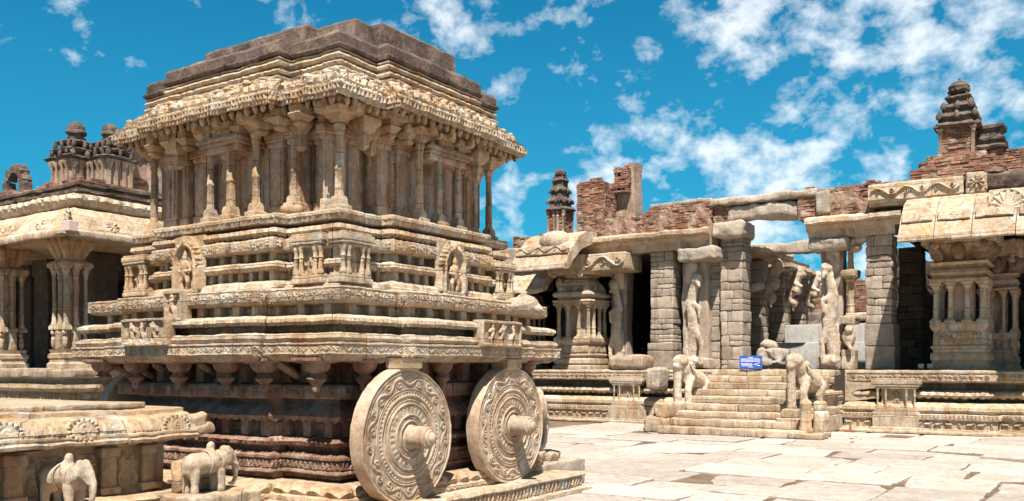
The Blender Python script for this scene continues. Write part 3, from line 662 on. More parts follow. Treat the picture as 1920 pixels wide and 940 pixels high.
# roof
b = MB()
b.loft(P0, [(.66, 4.68), (.66, 4.735), (.585, 4.74), (.575, 4.765, de(.012, 0, .06)), (.59, 4.785, de(.012, 0, .06)), (.66, 4.79), (.66, 4.82), (.60, 4.825), (.585, 4.85), (.60, 4.875), (.645, 4.88), (.645, 4.89), (.60, 4.895), (.60, 4.91), (.7, 4.915)], .05)
b.build('roof_neck', M['cream'], ch, .008, 5, 24, .004)
b = MB()
b.loft(P0, [(.66, 4.90), (.66, 4.92), (.59, 4.925), (.57, 4.95), (.57, 4.97), (.60, 4.98), (.60, 5.07), (.64, 5.115), (.72, 5.13), (1.2, 5.14)], .06)
b.build('lower_roof_tier', M['roof'], ch, .008, 4, 25, .006)
b = MB()
b.loft([(x+(.35 if x < -9.9 else 0), y-(.35 if y > 9.9 else 0)) for x, y in P0], [((.86, 1.1), 5.10), ((.82, 1.06), 5.16), ((.80, 1.05), 5.19), ((.84, 1.08), 5.21), ((.84, 1.08), 5.41), ((.88, 1.12), 5.45), ((1.2, 1.2), 5.47)], .06)
b.build('upper_roof_tier', M['roof'], ch, .008, 4, 25, .006)

# wheels
def wheel_face(Rr, seed=0):
    """turned and carved disc, profile height over the radius; local axis +x"""
    nr, na = 90, 300; V = []; Fc = []
    r = np.linspace(.12, Rr, nr); th = np.linspace(0, 2*math.pi, na, endpoint=False); TH, RR = np.meshgrid(th, r); q = RR/Rr
    H = np.zeros_like(q)
    for a, w_, h in ((.985, .02, .018), (.93, .008, .010), (.70, .010, .014), (.665, .010, .012), (.60, .02, .022), (.53, .010, .012), (.475, .012, .016), (.44, .006, .008), (.315, .015, .022), (.27, .012, .012), (.225, .02, .03)):
        H = np.maximum(H, h*np.sqrt(np.clip(1-((q-a)/w_)**2, 0, 1)))
    H += np.where(q < .50, .012, 0)+np.where(q < .34, .012, 0)
    n = 11; wave = .82+.055*np.sin(n*TH); v = np.clip(1-(np.abs(q-wave)/.02)**2, 0, 1)**.5*.020; H = np.maximum(H, v)*.62
    for k in range(2*n):                      # scrolls in the lobes of the vine
        t0 = (k+.5)*math.pi/n; s_ = 1 if k % 2 == 0 else -1; c = .82-s_*.028
        du = (np.angle(np.exp(1j*(TH-t0))))*.82; dv = q-c; rr = np.hypot(du, dv); an = np.arctan2(dv, du)
        sp = np.sin(rr*150-an*s_*1.0+seed); H = np.maximum(H, np.where(rr < .068, .016*np.clip(sp+.35, 0, 1)*np.clip(1-rr/.075, 0, 1)**.3, 0))
    H = np.maximum(H, np.where((q > .345) & (q < .43), .014*np.abs(np.sin(14*TH))**.5, 0))
    H = np.maximum(H, np.where((q > .61) & (q < .655), .008*(np.sin(60*TH) > 0), 0))
    H = np.where(q > .992, H-.012, H)
    P = np.stack([H, RR*np.cos(TH), RR*np.sin(TH)], -1).reshape(-1, 3)
    i = (np.arange(nr-1)[:, None]*na+np.arange(na)[None]); i2 = (np.arange(nr-1)[:, None]*na+((np.arange(na)+1) % na)[None])
    Fc = np.stack([i, i+na, i2+na, i2], -1).reshape(-1, 4).tolist()
    Fc = [f for f in Fc]
    k = len(P); rim = P[(nr-1)*na:]; t = .17
    R1 = np.column_stack([np.full(na, -.02), rim[:, 1]*1.003, rim[:, 2]*1.003]); R2 = R1.copy(); R2[:, 0] = -t+.015; R3 = R2.copy(); R3[:, 0] = -t; R3[:, 1:] *= .98
    P = np.vstack([P, R1, R2, R3])
    base = (nr-1)*na
    for a, b_ in ((base, k), (k, k+na), (k+na, k+2*na)):
        for j in range(na): j2 = (j+1) % na; Fc.append((a+j, b_+j, b_+j2, a+j2))
    Fc.append(tuple(k+2*na+j for j in range(na-1, -1, -1))); Fc.append(tuple(range(na)))
    return P, Fc
def wheel(x, y, z, Rr, sgn=1, seed=0, rot=0.0):
    P, Fc = wheel_face(Rr, seed); c, s_ = math.cos(rot), math.sin(rot)
    P = np.column_stack([P[:, 0]*sgn+x, (P[:, 1]*c-P[:, 2]*s_)*sgn+y, P[:, 1]*s_+P[:, 2]*c+z])
    mb = MB(); mb.add(P, Fc); o = mb.build('wheel', M['wheel'], ch, .006, 4, 35, .0022)
    a = MB(); prof = [(.15, -.12), (.15, .0), (.125, .012), (.125, .03), (.115, .04), (.112, .22), (.112, .25), (.10, .262), (.082, .265), (.08, .285), (.074, .292), (.055, .295), (.052, .315), (.042, .325), (.02, .332), (.008, .334)]
    a.lathe(prof, 0, 0, 20); a.xform(0, lambda V: np.column_stack([V[:, 2]*sgn+x, V[:, 0]+y, V[:, 1]+z]))
    a.build('axle', M['wheel'], o, .005, 6, 30, .002)
wheel(-5.99, 7.07, .90, .695, 1, 0); wheel(-5.99, 8.94, .92, .69, 1, 2, .3)
wheel(-10.72, 7.25, .92, .69, -1, 1); wheel(-10.72, 8.94, .92, .69, -1, 3)

# ------------------------------------------------------------------ elephants
def elephant(parent, name, x, y, z, h, yaw, mat, rider=False, saddle=True, remesh=.014, roughn=.006):
    """standing elephant of height h at the shoulder, local +x forward"""
    b = MB(); s_ = h
    b.limb((-.38*s_, 0, .68*s_), (.30*s_, 0, .70*s_), .27*s_, .27*s_, 14); b.blob((-.38*s_, 0, .62*s_), (.26*s_, .24*s_, .30*s_), 14)
    for lx, ly, ft in ((.30, .15, .0), (.30, -.15, .03), (-.44, .15, .0), (-.40, -.15, -.02)):
        b.limb((lx*s_, ly*s_, .52*s_), ((lx+ft)*s_, ly*s_, .22*s_), .125*s_, .095*s_, 10); b.limb(((lx+ft)*s_, ly*s_, .22*s_), ((lx+ft)*s_, ly*s_, .05*s_), .09*s_, .105*s_, 10)
    b.blob((.60*s_, 0, .84*s_), (.20*s_, .18*s_, .22*s_), 14); b.blob((.56*s_, .07*s_, 1.0*s_), (.1*s_, .09*s_, .09*s_)); b.blob((.56*s_, -.07*s_, 1.0*s_), (.1*s_, .09*s_, .09*s_))
    t = [(.74, .80, .12), (.84, .62, .095), (.86, .42, .075), (.84, .24, .06), (.76, .12, .05), (.66, .14, .04)]
    for (a, c, r0), (a2, c2, r1) in zip(t, t[1:]): b.limb((a*s_, 0, c*s_), (a2*s_, 0, c2*s_), r0*s_, r1*s_, 10)
    for q in (-1, 1):
        b.blob((.50*s_, q*.19*s_, .80*s_), (.15*s_, .045*s_, .19*s_), 12); b.limb((.72*s_, q*.09*s_, .66*s_), (.86*s_, q*.11*s_, .58*s_), .035*s_, .02*s_)
    b.limb((-.62*s_, 0, .75*s_), (-.66*s_, .02*s_, .35*s_), .035*s_, .025*s_)
    if rider:
        b.limb((.12*s_, 0, .95*s_), (.14*s_, 0, 1.12*s_), .11*s_, .10*s_); b.limb((.1*s_, .12*s_, .98*s_), (.22*s_, .24*s_, .8*s_), .055*s_, .045*s_); b.limb((.1*s_, -.12*s_, .98*s_), (.22*s_, -.24*s_, .8*s_), .055*s_, .045*s_)
    c, q = math.cos(yaw), math.sin(yaw); fn = lambda V: np.column_stack([V[:, 0]*c-V[:, 1]*q+x, V[:, 0]*q+V[:, 1]*c+y, V[:, 2]+z])
    b.xform(0, fn); o = b.build(name, mat, parent, roughn, 6/h**.5, remesh=remesh)
    if saddle:
        for q2, rr in ((-.02, .295), (.30, .265)):
            a = MB(); V = []; Fc = []; n, m = 28, 6
            for k in range(n):
                t2 = 2*math.pi*k/n
                for l in range(m):
                    t3 = 2*math.pi*l/m; r_ = (rr+.018*math.cos(t3))*s_; V.append(((q2+.03*math.sin(t3))*s_, r_*math.cos(t2), .70*s_+r_*math.sin(t2)))
            for k in range(n):
                for l in range(m): Fc.append((k*m+l, k*m+(l+1) % m, ((k+1) % n)*m+(l+1) % m, ((k+1) % n)*m+l))
            a.add(V, Fc); a.xform(0, fn); a.build('harness_band', mat, o, .003, 12, 60)
    return o
e = thing('elephant_statue', (-6.95, 10.72, .3), 'weathered stone elephant in front of the chariot, partly hidden behind its second big wheel', 'statue')
elephant(e, 'body', -7.05, 10.62, .32, .90, R(90), M['statue'], remesh=.02, roughn=.01)
for (x, y, z, a), l in zip(((-6.55, 10.25, .36, .13), (-6.42, 10.5, .35, .10), (-6.6, 10.75, .34, .12)), ('broken brown stone lying nearest the second wheel on the slab end', 'smallest of the broken brown stones on the slab end, in the middle', 'broken brown stone on the slab end, farthest from the second wheel')):
    b = MB(); b.rbox(x-a, x+a, y-a*1.2, y+a*1.2, z-.02, z+a*.9, .03, .06); tag(b.build('loose_stone', M['carved'], None, .03, 6, 40, .005), l, 'stone', 'broken stones on the slab end')

# ================================================================== foreground platform with elephants
fp = thing('carved_platform', (-7.5, 3, 0), 'low carved stone platform in the left foreground with rounded coping slabs and elephants in front', 'platform')
FX, FY = -5.88, 4.43
fpl = [(-16, -2.5), (FX, -2.5), (FX, FY), (-16, FY)]
b = MB()
b.loft(fpl, [(-.22, 0), (-.22, .3), (-.12, .32), (-.10, .60), (-.12, .66), (-.06, .685), (.12, .69), (.14, .72), (.16, .74), (.16, 1.03), (.12, 1.05), (.3, 1.10)], .07)
b.build('wall', M['ochre'], fp, .014, 3, 38, .004)
for y0 in (2.55, 3.05, 3.72, 4.05):
    b = MB(); b.rbox(FX-.17, FX-.11, y0, y0+.12, .69, 1.04, .012, .05); b.rbox(FX-.17, FX-.085, y0-.02, y0+.14, .69, .75, .012, .05); b.rbox(FX-.17, FX-.085, y0-.02, y0+.14, .96, 1.03, .012, .05)
    b.build('pilaster', M['ochre'], fp, .008, 6, 38, .004)
for y0, y1 in ((2.68, 3.04), (3.2, 3.7), (3.86, 4.04)):
    f = HF(y1-y0, .27, .010); w_ = y1-y0
    for k in range(int(w_/.09)): f.man((k+.5)*w_/int(w_/.09), .01, .24, .022, k)
    f.wear(.008, 12); b = MB(); b.relief(f, (FX-.157, y0, .73), (0, 1, 0), (1, 0, 0)); b.build('worn_relief', M['ochre'], fp, .006, 8, 45, .004)
def coping(y0, y1, mat, sh=0.0, med=(), name='coping_slab'):
    prof = [(FX-.3, 1.07+sh), (FX-.0, 1.065+sh), (FX+.045, 1.075+sh), (FX+.05, 1.095+sh), (FX+.035, 1.11+sh), (FX+.04, 1.125+sh), (FX+.035, 1.14+sh), (FX+.02, 1.145+sh), (FX+.015, 1.17+sh), (FX+.0, 1.20+sh), (FX-.03, 1.235+sh), (FX-.09, 1.26+sh), (FX-.13, 1.265+sh), (FX-.14, 1.295+sh), (FX-.22, 1.30+sh), (-15.9, 1.30+sh), (-15.9, 1.07)]
    b = MB(); b.extrude(prof, y0, y1, 'y', .03); o = b.build(name, mat, fp, .012, 3.5, 38, .004)
    a = MB()
    for y in np.arange(y0+.05, y1-.03, .034):
        if all(abs(y-m_) > .13 for m_ in med): a.limb((FX+.018, y, 1.155+sh), (FX-.01, y, 1.205+sh), .018, .014, 6)
    a.build('carved_border', mat, o, .004, 20, 45)
    for m_ in med:
        f = HF(.24, .17, .008); f.cap(.12, .085, .12, .085, .085, .085, .016)
        f.H = f.H*.6+.004*np.sin(np.hypot(f.X-.12, f.Y-.085)*190+2*np.arctan2(f.Y-.085, f.X-.12))*(np.hypot(f.X-.12, f.Y-.085) < .078)
        for t in np.linspace(0, 6.28, 18): f.cap(.12+.098*math.cos(t), .085+.075*math.sin(t), .12+.105*math.cos(t), .085+.08*math.sin(t), .012, .012, .02)
        k_ = MB(); k_.relief(f, (FX+.03, m_-.12, 1.095+sh), (0, 1, 0), (.97, 0, .24), .03, Vv=(-.24, 0, .97)); k_.build('medallion', mat, o, .004, 10, 50, .003)
coping(-2.5, YX(239, FX+.04), M['cream'], 0, (YX(160, FX+.04), YX(20, FX+.04)-.02))
coping(YX(242, FX+.04), FY-.02, M['ochre'], -.006, (YX(335, FX+.04),))
b = MB(); b.rbox(FX-.12, FX+.02, FY-.06, FY+.1, 1.06, 1.24, .03, .04); b.rbox(FX-.1, FX+.03, FY-.04, FY+.16, 1.08, 1.16, .03, .04); b.build('broken_slab_end', M['ochre'], fp, .02, 7, 45, .006)
b = MB(); b.rbox(-15.5, FX-.35, 1.0, FY-.2, 1.29, 1.335, .015, .2); b.build('top_slab', M['cream'], fp, .01, 3, 38, .003)
# pedestals and elephants
ex2 = -5.60; ey2 = YX(392, ex2)
b = MB(); b.rbox(-5.86, -5.38, ey2-.30, ey2+.30, .3, .685, .02, .05); 
f = HF(.56, .3, .01); f.rect(.05, .08, .5, .24, .02); f.scroll(.28, .15, .09, .04); b.relief(f, (-5.385, ey2-.28, .36), (0, 1, 0), (1, 0, 0))
b.build('pedestal', M['cream'], fp, .012, 5, 38, .004)
b = MB(); b.rbox(-5.95, -5.45, 3.0, 3.5, .25, .64, .02, .06); b.build('pedestal', M['ochre'], fp, .012, 5, 38, .004)
bk = MB(); bk.rbox(ex2-.20, ex2-.10, ey2-.20, ey2+.20, .68, .92, .03, .05); bk.build('backing_stone', M['cream'], fp, .012, 7, 40, .005)
elephant(fp, 'elephant_statue', ex2-.01, ey2-.02, .685, .305, R(88), M['statue'], True, remesh=.0085, roughn=.0025)
elephant(fp, 'elephant_statue', -5.84, YX(170, -5.62)-.05, .66, .31, R(8), M['statue'], True, remesh=.0085, roughn=.0025)
# ================================================================== masonry helpers
def masonry(mb, x0, x1, y0, y1, z0, z1, ch_=.22, bw=.38, r=.025, off=.018, step=.11):
    """coursed pillar or wall of separate rough blocks"""
    z = z0; k = 0
    while z < z1-.03:
        h = min(ch_*random.uniform(.55, 1.55), z1-z)
        if z1-z-h < .08: h = z1-z
        L = x1-x0; n = max(1, round(L/bw+random.uniform(-.9, .9))); e = np.linspace(x0, x1, n+1); e[1:-1] += (rng.random(max(0, n-1))-.5)*bw*.8
        D_ = y1-y0; m = max(1, round(D_/(bw*1.6))); g_ = np.linspace(y0, y1, m+1); g_[1:-1] += (rng.random(max(0, m-1))-.5)*bw*.5
        for i in range(n):
            for j in range(m):
                a = [random.uniform(-off, off) for _ in range(4)]; hh = h*(1 if random.random() > .15 or h < .2 else random.uniform(.4, .6)); X0 = e[i]+.004+(a[0] if i == 0 else 0); X1 = e[i+1]-.004+(a[1] if i == n-1 else 0); Y0 = g_[j]+.003+(a[2] if j == 0 else 0); Y1 = g_[j+1]-.003+(a[3] if j == m-1 else 0)
                mb.rbox(X0, X1, Y0, Y1, z+.004, z+hh-.004, r, step)
                if hh < h: mb.rbox(X0, X1, Y0+random.uniform(-.01, .02), Y1, z+hh+.004, z+h-.004, r, step)
        z += h; k += 1
    return mb
def brickwork(mb, x0, x1, y0, y1, z0, top, ch_=.062, bw=.24, miss=.05, core=None, bot=None):
    """laid bricks on the four faces, ragged along the top; top and bot are functions of (x, y)"""
    T = top if callable(top) else (lambda x, y: top); Bt = bot or (lambda x, y: z0)
    zmax = max(T(x, y) for x in np.linspace(x0, x1, 25) for y in (y0, y1)); k = 0; z = z0; d = .11
    while z < zmax:
        h = ch_*random.uniform(.85, 1.15)
        for (ax_, c, s_, a0, a1) in (('x', y0, 1, x0, x1), ('x', y1, -1, x0, x1), ('y', x0, 1, y0, y1), ('y', x1, -1, y0, y1)):
            a = a0+(-.5*bw*random.random() if k % 2 else 0)
            while a < a1-.02:
                b_ = a+bw*random.uniform(.7, 1.2); aa, bb = max(a, a0), min(b_, a1); m_ = (aa+bb)/2
                tz = T(m_, c) if ax_ == 'x' else T(c, m_); bz = Bt(m_, c) if ax_ == 'x' else Bt(c, m_)
                if bb-aa > .04 and z+h*.5 < tz+random.uniform(-.04, .04) and z+h*.5 > bz and random.random() > miss:
                    o = random.uniform(-.008, .02)*random.random()*2; q = sorted((c-s_*o, c+s_*d)); j = .006
                    if ax_ == 'x': mb.box(aa+.004, bb-.004, q[0], q[1], z+.004, z+h-.009, j)
                    else: mb.box(q[0], q[1], aa+.004, bb-.004, z+.004, z+h-.009, j)
                a = b_
        z += h; k += 1
    if core is not None:
        n = max(1, round((x1-x0)/.3)); e = np.linspace(x0+.012, x1-.012, n+1)
        for i in range(n):
            t = min(T(e[i], y0), T(e[i+1], y0), T(e[i], y1), T(e[i+1], y1))-.03; bz = max(Bt(e[i], y0), Bt(e[i+1], y0))
            if t > bz+.02: core.rbox(e[i]-.005, e[i+1]+.005, y0+.012, y1-.012, bz, t, .02, .1)
    return mb
def rag(seed, f=1.3, a=.12):
    s1, s2, s3 = (random.Random(seed).random()*9 for _ in range(3))
    return lambda t: a*(math.sin(t*f*2+s1)*.5+math.sin(t*f*5.1+s2)*.35+math.sin(t*f*11+s3)*.25)
def kapota_prof(y0, z0, y1, z1, t=.22):
    """section of a drooping eave slab from the lip (y0, z0) up to its back (y1, z1)"""
    dy, dz = y1-y0, z1-z0
    up = [(y0, z0), (y0-.02, z0+.04), (y0, z0+.15), (y0+.05, z0+.17), (y0+.20*dy, z0+.47*dz), (y0+.205*dy, z0+.51*dz), (y0+.235*dy, z0+.52*dz), (y0+.40*dy, z0+.74*dz), (y0+.43*dy, z0+.80*dz), (y0+.66*dy, z0+.95*dz), (y1, z1)]
    lo = [(y1, z1-t), (y0+.5*dy, z0+.56*dz-t*.2), (y0+.28*dy, z0+.26*dz), (y0+.12*dy, z0+.04)]
    return up+lo
def turret(parent, x, y, z, s, shaft_h, tiers, mat_shaft, mat_top, rag_=0, k=1.0):
    """brick shaft with plaster pilasters under stepped, blackened tiers and a ribbed dome"""
    w_ = s/2; pl = [(x-w_*.8, y-w_), (x+w_*.8, y-w_), (x+w_*.8, y-w_*.8), (x+w_, y-w_*.8), (x+w_, y+w_*.8), (x+w_*.8, y+w_*.8), (x+w_*.8, y+w_), (x-w_*.8, y+w_), (x-w_*.8, y+w_*.8), (x-w_, y+w_*.8), (x-w_, y-w_*.8), (x-w_*.8, y-w_*.8)]
    T = thing_part('turret', parent, x, y, z)
    b = MB(); c = MB(); brickwork(b, x-w_*.9, x+w_*.9, y-w_*.9, y+w_*.9, z, z+shaft_h, .07, .22, .04, c)
    b.build('turret_shaft', mat_shaft, T); c.build('shaft_core', M['mortar'], T, .02, 5)
    for sx, sy in ((-1, -1), (1, -1), (1, 1), (-1, 1), (-.25, -1), (.3, -1)):
        if abs(sx) < 1 and rag_: continue
        p = MB(); px_0, py_0 = x+sx*w_*.88, y+sy*w_*.9
        p.sq([(.07*s*1.2, 0), (.07*s*1.2, .06), (.05*s, .09), (.05*s, shaft_h*.8), (.075*s, shaft_h*.84), (.05*s, shaft_h*.88), (.09*s, shaft_h*.97), (.09*s, shaft_h)], px_0, py_0, z)
        p.build('pilaster', M['plaster'], T, .01, 6, 40, .004)
    b = MB(); zz_ = z+shaft_h; rg = []
    rg += [(0.05*s, zz_-.01), (-.10*s, zz_+.02), (-.14*s, zz_+.06, ('wave', .02*s, .0, .2*s)), (-.12*s, zz_+.10), (-.04*s, zz_+.15), (.06*s, zz_+.16)]
    zt = zz_+.16; d = .06*s; th = tiers/3.0
    for i in range(3):
        rg += [(d, zt), (d, zt+th*.42), (d-.07*s, zt+th*.46), (d-.085*s, zt+th*.56, ('scallop', .03*s, .01, .22*s)), (d-.05*s, zt+th*.74), (d+.03*s, zt+th*.86), (d+.07*s, zt+th)]
        zt += th; d += .095*s
    b.loft(pl, rg, .05)
    for sx in (-1, 0, 1):
        for sy in (-1, 0, 1):
            if (sx or sy):
                for i in range(2):
                    q = w_-(.03+.1*i)*s; b.lathe([(.07*s, 0), (.10*s, .05*s), (.10*s, .12*s), (.06*s, .19*s), (.015, .24*s)], x+sx*q, y+sy*q, 7, z=zz_+.17+th*i+th*.3)
    b.build('stepped_tier', mat_top, T, .022*k, 4, 45, .008)
    b = MB(); r = s*.29
    b.lathe([(r*.72, -.05), (r*.7, .05*s), (r*.95, .08*s), (r*1.0, .12*s), (r*.98, .20*s), (r*1.02, .22*s), (r*.86, .29*s), (r*.6, .36*s), (r*.3, .40*s), (r*.12, .42*s), (r*.1, .46*s)], x, y, 18, z=zt)
    for q in range(12): a = q*math.pi/6; b.limb((x+r*.97*math.cos(a), y+r*.97*math.sin(a), zt+.09*s), (x+r*.6*math.cos(a), y+r*.6*math.sin(a), zt+.34*s), .035*s, .02*s, 6)
    b.build('dome', mat_top, T, .02*k, 5, 50, .006)
    return T
def thing_part(name, parent, x, y, z):
    o = bpy.data.objects.new(name, None); scene.collection.objects.link(o); o.parent = parent
    r = root_of(parent); o.location = (0, 0, 0); return o

def plinth(parent, plan):
    b = MB()
    b.loft(plan, [(-.32, 0), (-.32, .05), (-.30, .07), (-.04, .075), (-.02, .08), (-.02, .11), (.04, .115), (.04, .33), (-.02, .335), (-.03, .37), (-.01, .40, de(.03, 0, .09)), (-.01, .46, de(.04, 0, .09)), (.0, .475), (.12, .48), (.12, .50),
               (.03, .50, sc(.02, 0, .5)), (.0, .56, sc(.02, 0, .5)), (.01, .64, sc(.02, 0, .5)), (.09, .71), (.16, .74), (.75, .75), (.75, .87), (.34, .875), (.28, .89, sc(.0, -.05, .2)), (.22, .93, sc(.06, 0, .2)),
               (.24, .985, sc(.05, 0, .2)), (.32, 1.04), (.80, 1.05), (.80, 1.23), (.22, 1.235), (.15, 1.25, de(.025, 0, .11)), (.11, 1.28, de(.025, 0, .11)), (.10, 1.31), (.10, 1.46), (.08, 1.47), (.08, 1.51), (.14, 1.54), (.3, 1.55), (1.2, 1.555)], .045)
    frieze(b, plan, .04, .12, .325, 'animals', .05, SE); frieze(b, plan, .10, 1.315, 1.455, 'rosette', .035, SE)
    return b.build('plinth', M['plinth'], parent, .010, 3, 28, .004)
def colonnette(b, x, y, z0, z1, r):
    H = z1-z0; b.sq([(r*1.7, 0), (r*1.7, .05*H), (r*1.3, .08*H)], x, y, z0)
    b.lathe([(r*1.3, .06*H), (r*1.35, .10*H), (r*.95, .13*H), (r*.85, .30*H), (r*1.0, .31*H), (r*1.0, .33*H), (r*.82, .34*H), (r*.75, .78*H), (r*1.0, .79*H), (r*1.0, .81*H), (r*.8, .82*H), (r*1.3, .88*H), (r*1.5, .91*H), (r*1.1, .93*H)], x, y, 9, z=z0)
    b.sq([(r*1.2, .92*H), (r*1.8, .96*H), (r*1.9, 1.0*H)], x, y, z0)
def composite_pillar(parent, x, y, z0, w_, zs, shrine=True, mat='carved', mat2='cream', simple=False):
    """pillar of stacked parts: moulded base, cluster of colonnettes round a core, little shrine or brackets above; zs = heights"""
    P = thing_part('composite_pillar', parent, x, y, z0); za, zb, zc, zd = zs
    h = w_/2; b = MB(); H = za-z0
    b.sq([(h*1.02, 0), (h*1.02, .10*H), (h*.93, .13*H), (h*.93, .18*H), (h*.98, .2*H), (h*.98, .34*H), (h*.9, .37*H), (h*.9, .43*H), (h*.96, .47*H), (h*.96, .50*H), (h*.88, .53*H), (h*.88, .82*H), (h*.95, .85*H), (h*1.0, .93*H), (h*.98, H)], x, y, z0)
    for (O, U, N) in (((x-h*.85, y-h*.89, z0+.54*H), (1, 0, 0), (0, -1, 0)), ((x+h*.89, y-h*.85, z0+.54*H), (0, 1, 0), (1, 0, 0))):
        f = HF(h*1.7, .27*H, .02); carve(f, 'men' if not shrine else 'panels', .05); b.relief(f, O, U, N)
    b.build('pillar_base', M[mat2], P, .012, 4, 38, .004)
    b = MB(); b.rbox(x-h*.42, x+h*.42, y-h*.42, y+h*.42, za, zb, .03, .15); b.build('core', M['wall'], P, .01, 4, 38)
    for sx, sy in ((-1, -1), (-.36, -1), (.36, -1), (1, -1), (1, -.36), (1, .36), (1, 1), (-1, 1), (-1, 0)):
        c = MB(); colonnette(c, x+sx*h*.8, y+sy*h*.8, za, zb, w_*.055); c.build('colonnette', M[mat2], P, .004, 6, 38)
    b = MB()
    b.sq([(h*.98, 0), (h*1.04, .06), (h*1.0, .10), (h*.84, .13), (h*.84, .18)], x, y, zb)
    if shrine:
        H = zc-zb-.18; b.sq([(h*.98, 0), (h*1.06, .10*H), (h*1.0, .20*H), (h*.85, .24*H), (h*.62, .27*H), (h*.62, .5*H), (h*.72, .54*H), (h*.74, .64*H), (h*.6, .72*H), (h*.62, .76*H), (h*.5, .86*H), (h*.6, .9*H), (h*.6, H)], x, y, zb+.18)
        for sx, sy in ((-1, -1), (0, -1), (1, -1), (1, 0), (1, 1)):
            b.lathe([(.11, 0), (.15, .05), (.14, .14), (.09, .22), (.02, .30)], x+sx*h*.66, y+sy*h*.66, 9, z=zb+.18+.22*H)
        b.rbox(x-h*1.25, x-h*.5, y-h*.3, y+h*.5, zb+.2, zc, .08, .1)
        b.limb((x-h*.95, y-h*.45, zc-.2), (x-h*.7, y-h*.5, zb+.5), .14, .1); b.blob((x-h*.9, y-h*.55, zc-.25), (.13, .12, .14)); b.limb((x-h*.8, y-h*.5, zb+.5), (x-h*1.05, y-h*.6, zb+.3), .08, .06)
    else:
        H = zc-zb-.18
        b.sq([(h*.9, 0), (h*.98, .08*H), (h*.94, .18*H), (h*.8, .22*H), (h*.8, .30*H), (h*.95, .33*H), (h*1.0, .42*H), (h*.7, .47*H), (h*.62, .6*H), (h*.7, .7*H), (h*.98, .86*H), (h*1.1, .9*H), (h*1.1, H)], x, y, zb+.18)
        for sx in (-1, 1):
            for q in (-1, 0, 1):
                b.limb((x+q*h*.66, y-h*.62, zb+.2+.42*H), (x+q*h*.8, y-h*1.02, zb+.18+.86*H), .13, .17, 7); b.blob((x+q*h*.8, y-h*.98, zb+.18+.66*H), (.13, .12, .13))
                b.limb((x+h*.62, y+q*h*.66, zb+.2+.42*H), (x+h*1.02, y+q*h*.8, zb+.18+.86*H), .13, .17, 7)
    b.build('carved_capital', M[mat], P, .03, 4, 38, .008)
    b = MB(); b.rbox(x-h*1.3, x+h*1.3, y-h*1.1, y+h*1.0, zc, zd, .04, .12); b.rbox(x-h*.9, x+h*.9, y-h*1.6, y+h*1.0, zc+.06, zd, .05, .12)
    for q in (-1, 1): b.lathe([(.02, -.12), (.08, -.1), (.10, -.02), (.07, .02), (.10, .06)], x+q*h*.7, y-h*1.45, 9, z=zc)
    b.build('bracket', M[mat2], P, .03, 3, 38, .008)
    return P
def beast_pillar(parent, x, y, z0, z1, w_, d, mat='rough', face=1):
    """heavy worn pillar with a rearing beast and rider carved in front"""
    P = thing_part('beast_pillar', parent, x, y, z0); H = z1-z0
    b = MB(); b.rbox(x-w_/2, x+w_/2, y, y+d, z0, z1, .04, .12)
    b.rbox(x-w_*.6, x+w_*.6, y-.12, y+d, z0, z0+.1*H, .04, .1); b.build('pillar_shaft', M['grey'], P, .05, 1.6, 40, .006)
    b = MB(); f = face; X = lambda t: x+f*t*w_
    b.limb((X(-.1), y-.16, z0+.13*H), (X(.05), y-.3, z0+.38*H), .17, .20); b.limb((X(.05), y-.3, z0+.38*H), (X(-.1), y-.26, z0+.62*H), .21, .17)
    b.limb((X(-.1), y-.26, z0+.62*H), (X(.1), y-.34, z0+.80*H), .16, .13); b.blob((X(.18), y-.38, z0+.83*H), (.2, .2, .17)); b.limb((X(.22), y-.45, z0+.8*H), (X(.3), y-.56, z0+.76*H), .10, .07)
    b.limb((X(.0), y-.36, z0+.60*H), (X(.34), y-.5, z0+.56*H), .09, .07); b.limb((X(.34), y-.5, z0+.56*H), (X(.30), y-.5, z0+.47*H), .07, .06)
    b.limb((X(.1), y-.36, z0+.38*H), (X(.4), y-.42, z0+.24*H), .11, .08); b.limb((X(.4), y-.42, z0+.24*H), (X(.34), y-.4, z0+.06*H), .08, .09)
    b.limb((X(-.2), y-.2, z0+.36*H), (X(-.34), y-.24, z0+.18*H), .13, .09); b.limb((X(-.34), y-.24, z0+.18*H), (X(-.24), y-.24, z0+.04*H), .09, .09)
    b.limb((X(-.1), y-.2, z0+.70*H), (X(-.26), y-.3, z0+.60*H), .10, .08)
    b.blob((X(0), y-.2, z0+.07*H), (.3, .25, .16)); b.limb((X(-.15), y-.1, z0+.84*H), (X(-.1), y-.2, z0+.94*H), .2, .22)
    b.xform(0, lambda V: np.column_stack([x+(V[:, 0]-x)*.92, y+(V[:, 1]-y)*.55+.02, V[:, 2]]))
    b.build('rearing_beast', M['statue'], P, .018, 5, remesh=.026)
    return P
def rough_slab(parent, name, x0, x1, y0, y1, z0, z1, mat='rough', r=.06, a=.05, f=1.7):
    b = MB(); b.rbox(x0, x1, y0, y1, z0, z1, r, .10, cap=60); return b.build(name, M[mat], parent, a, f, 40, .010)

HY = 24.0
TOPZ = 1.555
